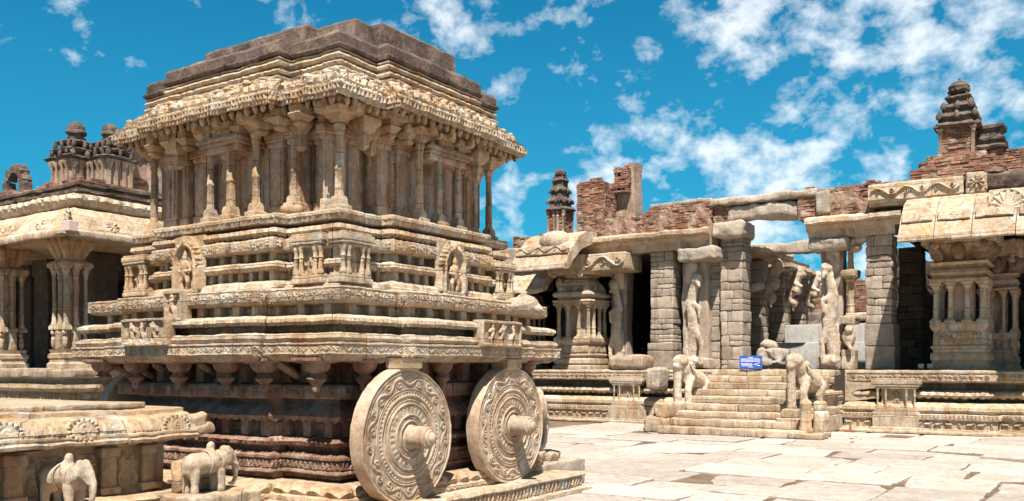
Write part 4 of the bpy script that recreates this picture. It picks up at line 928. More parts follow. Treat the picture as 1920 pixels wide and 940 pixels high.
# ================================================================== temple hall, left wing
LW = thing('temple_hall', (-12.5, 27, 0), 'ruined granite temple hall left of the steps, broken brick and plaster walls on its roof', 'hall')
xl, xr = -19.5, -9.3
plinth(LW, [(xl, HY), (xr, HY), (xr, HY+14), (xl, HY+14)])
aedicule(LW, XY(1174, HY), HY-.02, .95, .3, .40, .95, 's', M['plinth'], 'plinth_shrine')
b = MB(); b.rbox(XY(1140, 23.9), XY(1210, 23.9), HY-.12, HY+.3, .08, .40, .02, .1); b.rbox(XY(1136, 23.9), XY(1214, 23.9), HY-.2, HY+.3, .0, .12, .02, .1); b.build('shrine_base', M['plinth'], LW, .01, 3, 38, .004)
rough_slab(LW, 'broken_cornice', XY(1146, 24.2), XY(1214, 24.2), 24.05, 24.7, 1.56, 1.98, 'cream', .12, .03)
rough_slab(LW, 'carved_fragment', XY(1211, 23.6), XY(1240, 23.6), 23.55, 24.1, .95, 1.6, 'carved', .1, .05)
composite_pillar(LW, XY(1088, 25.0), 25.1, TOPZ, 1.32, (2.48, 3.62, 4.50, 5.05))
composite_pillar(LW, XY(985, 26.8), 26.8, TOPZ, 1.2, (2.48, 3.52, 4.3, 4.9), mat='wall', mat2='wall')
beast_pillar(LW, XY(1158, 25.6), 25.7, TOPZ, 4.75, .55, .5, 'carved', -1)
b = MB(); masonry(b, XY(1219, 24.9), XY(1262, 24.9), 24.9, 25.5, TOPZ, 5.06, .24, .34); b.build('block_pillar', M['grey'], LW, .014, 5, 40, .010)
b = MB(); masonry(b, XY(1215, 24.85), XY(1263, 24.85), 24.8, 25.55, TOPZ, 2.35, .4, .4); b.build('block_pillar_foot', M['grey'], LW, .016, 4, 40, .01)
beast_pillar(LW, XY(1302, 25.1), 25.15, TOPZ, 4.75, .80, .6, 'rough', 1)
b = MB(); masonry(b, XY(1330, 25.4), XY(1352, 25.4), 25.4, 26.0, TOPZ, 4.8, .3, .4); b.build('block_pillar', M['grey'], LW, .014, 5, 40, .010)
rough_slab(LW, 'capital_block', XY(1268, 24.6), XY(1342, 24.6), 24.55, 25.4, 4.70, 5.08, 'rough', .1, .05, 2.6)
b = MB(); masonry(b, XY(1351, 25.2), XY(1392, 25.2), 25.2, 25.95, TOPZ, 5.35, .27, .36); b.build('block_pillar', M['grey'], LW, .014, 5, 40, .010)
rough_slab(LW, 'capital_block', XY(1334, 24.8), XY(1393, 24.8), 24.75, 25.9, 5.30, 5.76, 'rough', .1, .05, 2.6)
# main lintel
b = MB(); L0, L1 = XY(1088, 24.6), XY(1330, 24.6)
b.extrude([(24.75, 5.06), (24.72, 5.26), (24.62, 5.30), (24.55, 5.42), (24.45, 5.46), (24.45, 5.56), (24.6, 5.62), (25.35, 5.62), (25.35, 5.06)], L0, L1, 'x', .06, lambda a, q, p, z: (p-(.035 if q in (3,) and int(a*12) % 2 else 0), z))
b.build('lintel', M['cream'], LW, .03, 2.2, 38, .008)
# eave slab at the corner
b = MB(); b.extrude(kapota_prof(22.75, 4.48, 24.75, 5.80, .3), XY(957, 22.8), XY(1060, 22.8), 'x', .07)
o = b.build('eave_slab', M['cream'], LW, .016, 2.6, 24, .006)
a = MB(); a.blob((XY(1035, 23.4), 23.6, 5.42), (.55, .36, .34), 14); a.build('kudu_boss', M['carved'], o, .03, 4, 50, .006)
L = XY(1058, 22.8)-XY(960, 22.8); f = HF(L, .3, .016); carve(f, 'vine', .05); f.wear(.015, 8); a = MB(); a.relief(f, (XY(960, 22.8), 22.98, 4.98), (1, 0, 0), (0, -.9, .43), .03, Vv=(0, .43, .9)); a.build('carved_band', M['cream'], o, .01, 4, 40)
b = MB(); b.extrude(kapota_prof(24.3, 3.98, 25.6, 4.9, .25), XY(950, 24.3), XY(1018, 24.3), 'x', .08); b.build('lower_eave_slab', M['cream'], LW, .04, 2, 38, .008)
b = MB(); f = HF(XY(1172, 24.3)-XY(1062, 24.3), .5, .022); carve(f, 'vine', .1); f.wear(.02, 6)
b.rbox(XY(1062, 24.3), XY(1172, 24.3), 24.32, 25.5, 4.55, 5.07, .05, .15); b.relief(f, (XY(1062, 24.3), 24.33, 4.56), (1, 0, 0), (0, -1, 0), .05)
b.build('carved_beam', M['cream'], LW, .025, 3, 38, .006)
rough_slab(LW, 'roof_slab', -19, XY(1332, 25.3), 25.0, 34, 5.10, 5.56, 'shade_dark', .03, .02)
rough_slab(LW, 'roof_slab', -10.4, -9.5, 27.2, 34, 5.0, 5.4, 'shade_dark', .03, .02)
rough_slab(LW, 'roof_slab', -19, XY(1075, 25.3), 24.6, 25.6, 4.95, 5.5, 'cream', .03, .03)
b = MB(); masonry(b, -19, -10.2, 33.2, 34, TOPZ, 5.2, .35, .8, step=.3); b.build('back_wall', M['shade_dark'], LW, .02, 2, 40)
b = MB(); masonry(b, -18.9, -18.2, 25, 33.2, TOPZ, 5.2, .35, .8, step=.3); b.build('side_wall', M['shade_dark'], LW, .02, 2, 40)
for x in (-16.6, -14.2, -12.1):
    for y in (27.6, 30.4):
        c = MB(); masonry(c, x, x+.62, y, y+.62, TOPZ, 5.15, .5, .6, step=.2); c.build('inner_pillar', M['shade_dark'], LW, .02, 3, 40)
# walls above
core = MB()
r1 = rag(3, 1.4, .06)
b = MB(); brickwork(b, XY(1128, 24.9), XY(1335, 24.9), 24.85, 25.45, 5.62, lambda x, y: 6.22+.04*(x+13)+r1(x)*1.2+(.10 if x > XY(1235, 24.9) else 0), .075, .26, .14, core)
b.build('brick_parapet', M['brick'], LW, .006, 8)
core.build('rubble_core', M['mortar'], LW, .05, 4, None, .012)
rough_slab(LW, 'coping_slab', XY(1218, 24.9), XY(1335, 24.9), 24.85, 25.6, 6.37, 6.50, 'rough', .04, .04, 2.5)
core = MB(); b = MB(); brickwork(b, XY(1083, 24.8), XY(1133, 24.8), 24.75, 25.6, 5.60, lambda x, y: 7.45+.25*(XY(1108, 24.8)-x)*0-.22*abs(x-XY(1110, 24.8))+rag(5, 2, .06)(x), .062, .24, .06, core)
b.build('brick_pier', M['brick'], LW, .006, 8); core.build('rubble_core', M['mortar'], LW, .05, 4)
def plaster_top(x):
    xa, xb, xc, xd = XY(1118, 25.7), XY(1142, 25.7), XY(1168, 25.7), XY(1192, 25.7)
    if x < xb: return 7.45-.75*(x-xa)/(xb-xa)*.5
    if x < xc: return 7.05+.15*(x-xb)/(xc-xb)
    return 7.25+.75*min(1, (x-xc)/(.35*(xd-xc)))
b = MB(); xa, xd = XY(1114, 25.7), XY(1192, 25.7); n = 26; e = np.linspace(xa, xd, n+1)
V = []; Fc = []
for i in range(n+1):
    t = plaster_top(e[i])+rag(8, 3, .06)(e[i])
    for y in (25.7, 26.15):
        for q in range(9): V.append((e[i], y, 5.6+(t-5.6)*q/8))
for i in range(n):
    a0, a1 = i*18, (i+1)*18
    for q in range(8): Fc += [(a0+q, a1+q, a1+q+1, a0+q+1), (a0+9+q+1, a1+9+q+1, a1+9+q, a0+9+q)]
    Fc += [(a0+8, a1+8, a1+17, a0+17), (a0, a0+9, a1+9, a1)]
for c in (0, n*18):
    for q in range(8): Fc.append((c+q, c+q+1, c+9+q+1, c+9+q) if c == 0 else (c+q, c+9+q, c+9+q+1, c+q+1))
b.add(V, Fc); b.build('plaster_wall', M['plaster'], LW, .035, 3, None, .012)
b = MB(); brickwork(b, XY(1153, 25.5), XY(1178, 25.5), 25.45, 25.7, 7.1, lambda x, y: 7.9, .07, .22, .25); b.build('torn_brick', M['brick'], LW, .01, 6)
core = MB(); b = MB(); brickwork(b, XY(968, 26.5), XY(1036, 26.5), 26.3, 27.2, 5.5, lambda x, y: 6.15+rag(9, 2, .08)(x), .07, .25, .1, core)
brickwork(b, XY(975, 26.0), XY(1090, 26.0), 25.8, 26.4, 5.45, lambda x, y: 5.78+.0*x, .07, .25, .1, core)
b.build('low_brick_wall', M['brick'], LW, .006, 8); core.build('rubble_core', M['mortar'], LW, .04, 4)
turret(LW, XY(1048, 26.5), 26.6, 5.85, .66, 1.05, 1.05, M['brick'], M['soot'])

# ================================================================== columns and brackets along the open passage
PX = -9.05
for k, y in enumerate((27.3, 29.6, 31.7)):
    b = MB(); masonry(b, PX-.75, PX-.05, y, y+.7, TOPZ, 4.9, .26, .36); b.build('passage_pillar', M['grey'], LW, .014, 5, 40, .010)
    b = MB(); x, z = PX+.02, 4.75
    b.limb((x, y+.3, z-.9), (x+.22, y+.3, z-.3), .13, .17); b.limb((x+.22, y+.3, z-.3), (x+.34, y+.3, z+.05), .18, .16); b.blob((x+.3, y+.2, z-.62), (.16, .15, .16)); b.blob((x+.18, y+.3, z-1.0), (.12, .12, .17)); b.blob((x+.36, y+.35, z-.1), (.17, .2, .14))
    b.limb((x+.25, y+.15, z-.4), (x+.45, y+.1, z-.5), .08, .06); b.limb((x+.1, y+.3, z-1.0), (x+.14, y+.3, z-1.3), .09, .03)
    b.build('beast_bracket', M['statue'], LW, .025, 5, remesh=.032)
b = MB(); masonry(b, PX-1.7, PX-1.25, 26.2, 33.4, TOPZ, 4.9, .35, .8, step=.3); b.build('side_wall', M['shade_dark'], LW, .02, 2, 40)  # added dark wall behind the pillars, gives the hall interior its blackness
b = MB(); b.limb((PX-.2, 26.2, 3.95), (PX+.3, 26.2, 4.0), .15, .13); b.build('beam_stub', M['grey'], LW, .03, 4, 50)
b = MB()
b.extrude([(PX-1.0, 4.92), (PX+.30, 4.98), (PX+.42, 5.04), (PX+.46, 5.12), (PX+.40, 5.22), (PX-1.0, 5.30)], 26.3, 29.0, 'y', .1); b.build('passage_eave', M['cream'], LW, .03, 3, 38, .008)
b = MB()
b.extrude([(PX-1.0, 4.72), (PX+.25, 4.78), (PX+.35, 4.84), (PX+.33, 4.96), (PX-1.0, 5.05)], 29.2, 33.4, 'y', .1); b.build('passage_eave', M['cream'], LW, .03, 3, 38, .008)

# ================================================================== temple hall, right wing
RW = thing('temple_hall', (-3, 27, 0), 'granite temple hall right of the steps with big pale eave slabs and dark brick turret', 'hall')
plinth(RW, [(-5.9, HY), (-2.32, HY), (-2.32, HY+.35), (6.5, HY+.35), (6.5, HY+14), (-5.9, HY+14)])
aedicule(RW, XY(1680, HY), HY-.06, 1.0, .34, .42, .92, 's', M['plinth'], 'plinth_shrine')
b = MB(); b.rbox(XY(1636, 23.9), XY(1722, 23.9), HY-.14, HY+.3, .08, .42, .02, .1); b.rbox(XY(1634, 23.9), XY(1724, 23.9), HY-.22, HY+.3, .0, .14, .02, .1); b.build('shrine_base', M['plinth'], RW, .01, 3, 38, .004)
beast_pillar(RW, XY(1558, 25.0), 25.1, TOPZ, 4.85, .58, .5, 'cream', -1)
P3 = thing_part('slender_pillar', RW, 0, 0, 0); x3 = XY(1592, 25.0)
b = MB(); b.rbox(x3-.18, x3+.16, 24.9, 25.4, TOPZ, 2.1, .03, .1); b.build('pillar_base', M['cream'], P3, .02, 4, 38, .006)
b = MB(); b.rbox(x3-.2, x3+.18, 24.85, 25.4, 2.75, 2.95, .03, .1); b.build('middle_block', M['cream'], P3, .02, 4, 38, .006)
b = MB(); b.rbox(x3-.2, x3+.2, 24.85, 25.4, 4.0, 4.2, .04, .1); b.build('capital', M['cream'], P3, .02, 4, 38, .006)
b = MB(); colonnette(b, x3+.02, 25.1, 2.9, 4.05, .10); b.build('colonnette', M['cream'], P3, .006, 5, 38)
b = MB(); colonnette(b, x3+.02, 25.1, 4.15, 4.9, .09); b.build('colonnette', M['cream'], P3, .006, 5, 38)
b = MB(); b.blob((x3, 25.0, 2.42), (.17, .2, .30)); b.blob((x3+.03, 24.85, 2.62), (.12, .12, .12)); b.limb((x3-.05, 24.9, 2.3), (x3+.1, 24.8, 2.1), .07, .06); b.build('crouching_lion', M['cream'], P3, .03, 6, remesh=.03)
b = MB(); masonry(b, XY(1623, 24.9), XY(1672, 24.9), 24.9, 25.6, TOPZ, 5.06, .24, .36); b.build('block_pillar', M['grey'], RW, .014, 5, 40, .010)
b = MB(); masonry(b, XY(1621, 24.85), XY(1677, 24.85), 24.82, 25.65, TOPZ, 2.75, .4, .4); b.build('block_pillar_foot', M['grey'], RW, .016, 4, 40, .01)
b = MB(); masonry(b, XY(1684, 26.6), XY(1728, 26.6), 26.6, 27.3, TOPZ, 4.9, .24, .34); b.build('block_pillar', M['shade_dark'], RW, .014, 5, 40, .010)
rough_slab(RW, 'capital_block', XY(1516, 24.7), XY(1588, 24.7), 24.65, 25.5, 4.74, 5.10, 'rough', .1, .05, 2.6)
b = MB(); b.limb((XY(1600, 24.9), 25.0, 4.9), (XY(1618, 24.9), 24.95, 5.02), .18, .14); b.blob((XY(1606, 24.9), 24.9, 4.75), (.16, .14, .12)); b.build('scroll_bracket', M['cream'], RW, .03, 5, 60)
rough_slab(RW, 'cross_beam', XY(1436, 27.0), XY(1540, 27.0), 26.8, 27.3, 4.98, 5.32, 'rough', .06, .05, 2)
b = MB()
b.extrude([(24.75, 5.06), (24.72, 5.24), (24.62, 5.28), (24.52, 5.40), (24.42, 5.44), (24.42, 5.54), (24.6, 5.62), (25.35, 5.62), (25.35, 5.06)], XY(1512, 24.6), XY(1690, 24.6), 'x', .06, lambda a, q, p, z: (p-(.035 if q in (3,) and int(a*12) % 2 else 0), z))
b.build('lintel', M['cream'], RW, .03, 2.2, 38, .008)
# stones bridging the passage
rough_slab(RW, 'bridging_stone', XY(1366, 24.9), XY(1497, 24.9), 24.9, 25.6, 5.74, 6.16, 'rough', .1, .09, 1.3)
rough_slab(RW, 'capping_stone', XY(1332, 24.9), XY(1532, 24.9), 24.8, 25.7, 6.22, 6.42, 'rough', .06, .06, 1.6)
core = MB(); b = MB(); brickwork(b, XY(1337, 24.9), XY(1372, 24.9), 24.95, 25.6, 5.76, lambda x, y: 6.22-.0*x, .07, .25, .12, core)
b.build('brick_fragment', M['brick'], RW, .006, 8); core.build('rubble_core', M['mortar'], RW, .05, 4)
core = MB(); b = MB(); brickwork(b, XY(1497, 24.9), XY(1640, 24.9), 24.85, 25.5, 5.62, lambda x, y: 6.42+rag(12, 1.5, .05)(x), .068, .25, .16, core)
b.build('brick_parapet', M['brick'], RW, .006, 8); core.build('rubble_core', M['mortar'], RW, .05, 4)
rough_slab(RW, 'standing_stone', XY(1530, 24.8), XY(1558, 24.8), 24.74, 25.0, 5.72, 6.32, 'rough', .08, .05, 3)
core = MB(); b = MB(); brickwork(b, XY(1640, 25.1), XY(1930, 25.1), 25.1, 25.9, 5.62, lambda x, y: 6.42+rag(14, 1.2, .04)(x), .068, .25, .12, core)
b.build('brick_parapet', M['brick'], RW, .006, 8); core.build('rubble_core', M['mortar'], RW, .05, 4)
b = MB(); x0, x1 = XY(1627, 24.3), XY(1806, 24.3)
b.extrude([(24.45, 5.72), (24.38, 5.80), (24.30, 5.86), (24.30, 6.22), (24.36, 6.27), (24.95, 6.27), (24.95, 5.72)], x0, x1, 'x', .1)
f = HF(x1-x0-.1, .32, .018); carve(f, 'vine', .08); f.wear(.015, 6); b.relief(f, (x0+.05, 24.31, 5.89), (1, 0, 0), (0, -1, 0), .03); b.build('frieze_beam', M['cream'], RW, .02, 2.5, 38, .006)
b = MB(); b.rbox(XY(1808, 24.2), XY(1846, 24.2), 24.2, 24.9, 5.78, 6.32, .06, .08); f = HF(.45, .4, .018); f.rosette(.22, .2, .19, .08); b.relief(f, (XY(1808, 24.2)+.03, 24.21, 5.85), (1, 0, 0), (0, -1, 0)); b.build('frieze_beam', M['cream'], RW, .03, 3, 38, .008)
ed = [1683, 1751, 1822, 1905, 2010]
for p, q in zip(ed, ed[1:]):
    sh = random.uniform(-.01, .01)
    b = MB(); b.extrude(kapota_prof(22.72, 4.52+sh, 24.5, 5.78+sh, .3), XY(p, 22.8)+.008, XY(q, 22.8)-.008, 'x', .09)
    L = XY(q, 22.8)-XY(p, 22.8)-.1; f = HF(L, .24, .016); carve(f, 'rosette', .018); f.wear(.010, 8)
    b.relief(f, (XY(p, 22.8)+.05, 22.94, 5.02+sh), (1, 0, 0), (0, -.92, .39), .03, Vv=(0, .39, .92))
    b.build('eave_slab', M['cream'], RW, .012, 3, 24, .006)
b = MB(); n = 9; f = HF(.8, .62, .012)
for t in np.linspace(math.pi*.0, math.pi, n): f.cap(.4, .05, .4+.34*math.cos(t), .05+.45*math.sin(t), .02, .045, .04)
for t in np.linspace(0, math.pi, 24): f.cap(.4+.36*math.cos(t), .05+.5*math.sin(t), .4+.37*math.cos(t), .05+.5*math.sin(t), .022, .022, .05)
b.relief(f, (XY(1850, 23.1), 23.15, 5.15), (1, 0, 0), (0, -.88, .47), .1, Vv=(0, .47, .88)); b.build('kudu_ornament', M['carved'], RW, .01, 6, 50)
composite_pillar(RW, XY(1802, 25.1), 25.25, TOPZ, 1.3, (2.72, 3.72, 4.66, 5.0), shrine=False, mat='ochre', mat2='cream')
b = MB(); c_ = composite_pillar(RW, XY(1872, 26.9), 27.0, TOPZ, .95, (2.5, 3.6, 4.4, 4.9), shrine=False, mat='wall', mat2='wall')
rough_slab(RW, 'roof_slab', XY(1684, 25.2), 6.4, 24.7, 34, 5.04, 5.58, 'shade_dark', .03, .02)
b = MB(); masonry(b, -5.6, 6.3, 33.2, 34, TOPZ, 5.2, .35, .8, step=.3); b.build('back_wall', M['shade_dark'], RW, .02, 2, 40)
b = MB(); masonry(b, -5.8, -5.2, 28.5, 33.2, TOPZ, 5.1, .35, .8, step=.3); b.build('side_wall', M['shade_dark'], RW, .02, 2, 40)
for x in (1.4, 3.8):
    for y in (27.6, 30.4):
        c = MB(); masonry(c, x, x+.62, y, y+.62, TOPZ, 5.15, .5, .6, step=.2); c.build('inner_pillar', M['shade_dark'], RW, .02, 3, 40)
xt = XY(1794, 25.6)
for k, (o, z0, z1) in enumerate(((.95, 6.4, 6.66), (.78, 6.66, 6.88), (.62, 6.88, 7.02))):
    core = MB(); b = MB(); brickwork(b, xt-o*1.05, xt+o*1.15, 25.6-o*.62, 26.6+o*.2, z0, lambda x, y: z1, .065, .24, .08, core); b.build('stepped_brick_base', M['brick'], RW, .006, 8); core.build('rubble_core', M['mortar'], RW, .03, 4)
turret(RW, xt, 25.95, 7.0, .86, .74, .78, M['brick'], M['soot'], 1)
xs = XY(1851, 26.2)
core = MB(); b = MB(); brickwork(b, xs-.34, xs+.36, 26.1, 26.9, 6.4, lambda x, y: 7.2, .065, .24, .1, core); b.build('brick_pier', M['brick'], RW, .006, 8); core.build('rubble_core', M['mortar'], RW, .03, 4)
b = MB(); b.loft([(xs-.34, 26.1), (xs+.36, 26.1), (xs+.36, 26.9), (xs-.34, 26.9)], [(0, 7.2), (-.09, 7.22), (-.11, 7.27), (-.03, 7.33), (.02, 7.34), (.02, 7.42), (-.04, 7.45), (-.05, 7.50), (.05, 7.55), (.06, 7.72), (-.02, 7.76), (-.03, 7.83), (.05, 7.86), (.15, 7.88)], .06)
b.build('stepped_tier', M['soot'], RW, .03, 4, 40, .01)
core = MB(); b = MB(); brickwork(b, XY(1872, 26.2), XY(2010, 26.2), 26.1, 26.7, 6.4, lambda x, y: 7.15+rag(21, 2, .08)(x), .065, .24, .1, core); b.build('brick_parapet', M['brick'], RW, .006, 8); core.build('rubble_core', M['mortar'], RW, .03, 4)
rough_slab(RW, 'dark_cornice', XY(1840, 24.6), XY(2010, 24.6), 24.55, 25.3, 5.9, 6.32, 'roof', .08, .06, 3)

# ================================================================== staircase
ST_ = thing('staircase', (-7.6, 22, 0), 'broad flight of granite steps with a headless stone beast standing on either side', 'staircase')
sx0, sx1 = -9.45, -6.15; ns = 9; rise = TOPZ/ns; run = .44; y0s = 24.05-run*(ns-1)
for k in range(ns):
    z0 = k*rise; y = y0s+k*run; xa = sx0-(.0 if k > 1 else .0); xb = sx1+(.35 if k < 3 else 0)
    b = MB(); x = xa; j = .0
    cuts = [xa]+sorted(random.uniform(xa+.6, xb-.6) for _ in range(2 if k % 2 else 1))+[xb]
    for p, q in zip(cuts, cuts[1:]): b.rbox(p+.004, q-.004, y+random.uniform(-.012, .012), y+run*1.6 if k < ns-1 else 24.9, z0, z0+rise-.004, .025, .08, cap=40)
    b.build('step', M['plinth'], ST_, .022, 2.2, 40, .005)
b = MB(); b.rbox(sx0, sx1, y0s+1.0, 24.6, 0, rise*2, .01, .5); b.rbox(sx0, sx1, y0s+2.2, 24.6, 0, rise*5, .01, .5); b.build('step_core', M['dirt'], ST_)
def beast(x, y, z, s_, yaw, mat):
    """headless striding beast: heavy rounded chest and neck stump, harness rings, four legs, ball-shaped head block"""
    b = MB()
    b.limb((-.55*s_, 0, .72*s_), (.15*s_, 0, .90*s_), .30*s_, .33*s_, 14); b.limb((.15*s_, 0, .95*s_), (.42*s_, 0, 1.22*s_), .30*s_, .24*s_, 14)
    b.blob((.55*s_, 0, 1.36*s_), (.27*s_, .25*s_, .22*s_), 14); b.limb((.62*s_, 0, 1.30*s_), (.72*s_, 0, 1.22*s_), .17*s_, .14*s_, 10)
    b.limb((.66*s_, -.04*s_, 1.28*s_), (.66*s_, -.04*s_, .75*s_), .15*s_, .12*s_, 10); b.limb((.66*s_, -.04*s_, .75*s_), (.64*s_, -.04*s_, .04*s_), .12*s_, .13*s_, 10)
    for ly in (-1, 1):
        b.limb((.28*s_, ly*.19*s_, .85*s_), (.46*s_, ly*.21*s_, .48*s_), .15*s_, .11*s_); b.limb((.46*s_, ly*.21*s_, .48*s_), (.42*s_, ly*.21*s_, .07*s_), .11*s_, .12*s_)
        b.limb((-.55*s_, ly*.18*s_, .68*s_), (-.42*s_, ly*.2*s_, .40*s_), .19*s_, .12*s_); b.limb((-.42*s_, ly*.2*s_, .40*s_), (-.52*s_, ly*.2*s_, .07*s_), .11*s_, .11*s_)
        b.limb((.32*s_, ly*.24*s_, 1.28*s_), (.22*s_, ly*.28*s_, 1.18*s_), .08*s_, .05*s_)
    b.limb((-.62*s_, 0, .9*s_), (-.75*s_, 0, .5*s_), .06*s_, .05*s_)
    c, q = math.cos(yaw), math.sin(yaw); fn = lambda V: np.column_stack([V[:, 0]*c-V[:, 1]*q+x, V[:, 0]*q+V[:, 1]*c+y, V[:, 2]+z])
    b.xform(0, fn); o = b.build('stone_beast', mat, ST_, .012, 4, remesh=.022)
    for d, rr, zc in ((.20, .345, .98), (.27, .34, 1.03), (.34, .32, 1.09)):
        a = MB(); V = []; Fc = []; n, m = 28, 6
        for k in range(n):
            t = 2*math.pi*k/n
            for l in range(m):
                u_ = 2*math.pi*l/m; r_ = rr+.02*math.cos(u_); V.append((d*s_+.10*s_*math.sin(t)+.02*math.sin(u_), r_*s_*math.cos(t), zc*s_+r_*s_*math.sin(t)*.9))
        for k in range(n):
            for l in range(m): Fc.append((k*m+l, k*m+(l+1) % m, ((k+1) % n)*m+(l+1) % m, ((k+1) % n)*m+l))
        a.add(V, Fc); a.xform(0, fn); a.build('harness_band', mat, o, .006, 8, 60)
    return o
for x, yb, yaw in ((XY(1280, 22.2), 22.7, R(-99)), (XY(1499, 21.6), 22.0, R(-102))):
    b = MB(); b.rbox(x-.38, x+.38, yb-1.0, 24.2, 0, .42, .04, .12); b.rbox(x-.33, x+.33, yb-.75, 24.1, .42, .62, .04, .12); b.build('balustrade_block', M['plinth'], ST_, .03, 3, 40, .006)
    beast(x, yb, .60, .86, yaw, M['statue'])
# carved bolster ends at the foot of the steps
b = MB(); xq, yq = XY(1503, 20.7), 20.72
b.lathe([(.13, 0), (.15, .05), (.15, .14), (.12, .2), (.12, .62), (.14, .66), (.13, .74), (.06, .80), (.01, .83)], xq+.08, yq, 10, z=.10); b.rbox(xq-.25, xq+.5, yq-.25, yq+.6, 0, .14, .03, .1); b.rbox(xq+.2, xq+.46, yq+.1, yq+.6, .1, .62, .07, .06); b.rbox(xq+.18, xq+.42, yq+.2, yq+.6, .6, .84, .07, .06)
b.build('carved_post', M['cream'], ST_, .02, 4, 50, .006)
b = MB(); b.rbox(XY(1210, 20.9), XY(1256, 20.9), 20.8, 21.9, 0, .36, .04, .1); b.rbox(XY(1226, 20.9), XY(1256, 20.9), 20.9, 22.1, .36, .72, .04, .1); b.limb((XY(1222, 21.1), 21.2, .10), (XY(1232, 21.1), 21.3, .66), .22, .16, 10); b.rbox(XY(1206, 20.9), XY(1226, 20.9), 20.85, 21.3, 0, .3, .08, .06)
b.build('worn_balustrade', M['cream'], ST_, .05, 3, 45, .008)

# things on the platform
b = MB(); b.rbox(-8.95, -5.8, 28.2, 29.3, TOPZ, 2.38, .02, .4); b.rbox(-9.0, -5.9, 29.3, 31.2, TOPZ, 2.98, .02, .4)
g_ = b.build('granite_block', M['concrete'], None, .006, 2, 38); tag(g_, 'smooth light grey granite block on the platform behind the top of the steps', 'stone block')
b = MB(); x = XY(1447, 25.6); b.rbox(x-.45, x+.35, 25.5, 26.3, TOPZ, 2.2, .15, .09); b.blob((x-.12, 25.8, 2.28), (.24, .25, .2), 12)
tag(b.build('carved_boulder', M['rough'], None, .09, 2.4, 55, .014), 'lumpy brown fallen carving resting beside the grey granite block', 'boulder')
sg = thing('sign_board', (XY(1407, 24.05), 24.05, TOPZ), 'small blue notice board with white lines of writing, standing at the top of the steps', 'sign')
xs0, xs1 = XY(1387, 24.05), XY(1429, 24.05); z0 = 1.57; z1 = 1.93
b = MB(); b.rbox(xs0, xs1, 24.03, 24.055, z0, z1, .006, .2); b.build('board', M['blue'], sg)
W_ = xs1-xs0; rr_ = random.Random(4)             # the lines of writing are too small in the photo to read: strokes only
for z_, a0, a1 in ((1.885, .38, .60), (1.845, .06, .88), (1.812, .06, .94), (1.779, .06, .90), (1.722, .08, .55), (1.690, .08, .62), (1.658, .10, .55), (1.625, .40, .62)):
    b = MB(); x = xs0+a0*W_
    while x < xs0+a1*W_:
        l = rr_.uniform(.010, .028); x2 = min(x+l, xs0+a1*W_)
        b.box(x, x2, 24.026, 24.031, z_-.011, z_+.011*rr_.uniform(.4, 1)); x = x2+rr_.uniform(.004, .012)
    b.build('line_of_writing', M['white'], sg)
b = MB(); b.limb((xs0+.66*W_, 24.029, 1.70), (xs0+.90*W_, 24.029, 1.735), .004, .010, 6); b.limb((xs0+.66*W_, 24.029, 1.69), (xs0+.90*W_, 24.029, 1.655), .004, .012, 6); b.build('emblem', M['white'], sg)
for x in (xs0+.04, xs1-.04): b = MB(); b.box(x-.012, x+.012, 24.058, 24.09, 1.55, 1.9); b.build('stay', M['wood'], sg)
for k, (p, l) in enumerate(((1727, 'small white bulb box at the dark hall edge, left of its twin'), (1744, 'small white bulb box at the dark hall edge, right of its twin'))):
    s_ = thing('flood_lamp', (XY(p, 24.5), 24.5, TOPZ), l, 'lamp', 'little white lamps on the right plinth')
    b = MB(); b.rbox(XY(p-5, 24.5), XY(p+5, 24.5), 24.45, 24.6, 1.585, 1.70, .01, .1); b.build('housing', M['concrete'], s_); b = MB(); b.box(XY(p-3, 24.5), XY(p+3, 24.5), 24.48, 24.56, 1.555, 1.59); b.build('foot', M['black'], s_)
s_ = thing('iron_stub', (XY(1592, 23.4), 23.4, 0), 'short rusty brown iron stub on the paving at the foot of the right plinth', 'iron stub')
b = MB(); b.rbox(XY(1583, 23.4), XY(1601, 23.4), 23.35, 23.5, -.01, .05, .01, .1); b.build('base_plate', M['wood'], s_); b = MB(); b.limb((XY(1594, 23.4), 23.42, .04), (XY(1594, 23.4), 23.42, .16), .03, .025); b.build('stub', M['wood'], s_)

# ================================================================== far building seen through the passage
fb = thing('far_gallery', (-14.5, 46, 0), 'distant low stone gallery with a red brick upper wall, seen through the open passage', 'building')
core = MB(); b = MB(); brickwork(b, -19, -6, 45.4, 46.2, 4.2, lambda x, y: 5.75+rag(31, .8, .15)(x), .12, .42, .1, core); b.build('brick_wall', M['brick'], fb, .01, 5); core.build('rubble_core', M['mortar'], fb, .04, 3)
rough_slab(fb, 'cornice', -19, -6, 44.9, 46.2, 3.9, 4.22, 'cream', .1, .04, 2)
b = MB(); b.rbox(-19, -6, 46.0, 47, 0, 3.9, .03, .5); b.build('wall', M['shade_dark'], fb, .03, 1)
b = MB(); b.rbox(-19, -6, 44.7, 46.2, 0, 1.5, .05, .4); b.build('plinth', M['plinth'], fb, .03, 2)
for x in np.arange(-18.5, -6.4, 1.45):
    b = MB(); b.rbox(x, x+.42, 45.2, 45.6, 1.5, 3.9, .04, .15); b.rbox(x-.12, x+.54, 45.1, 45.7, 3.55, 3.9, .05, .15); b.build('pillar', M['cream'], fb, .03, 3, 40, .006)
sh = thing('small_shrine', (-12.6, 37, 0), 'small dark stone shrine with a rounded roof in the courtyard beyond the passage', 'shrine')
x = XY(1523, 37); b = MB(); b.rbox(x-.9, x+.9, 37, 38.6, 0, 2.4, .04, .3); b.build('body', M['shade_dark'], sh, .02, 2)
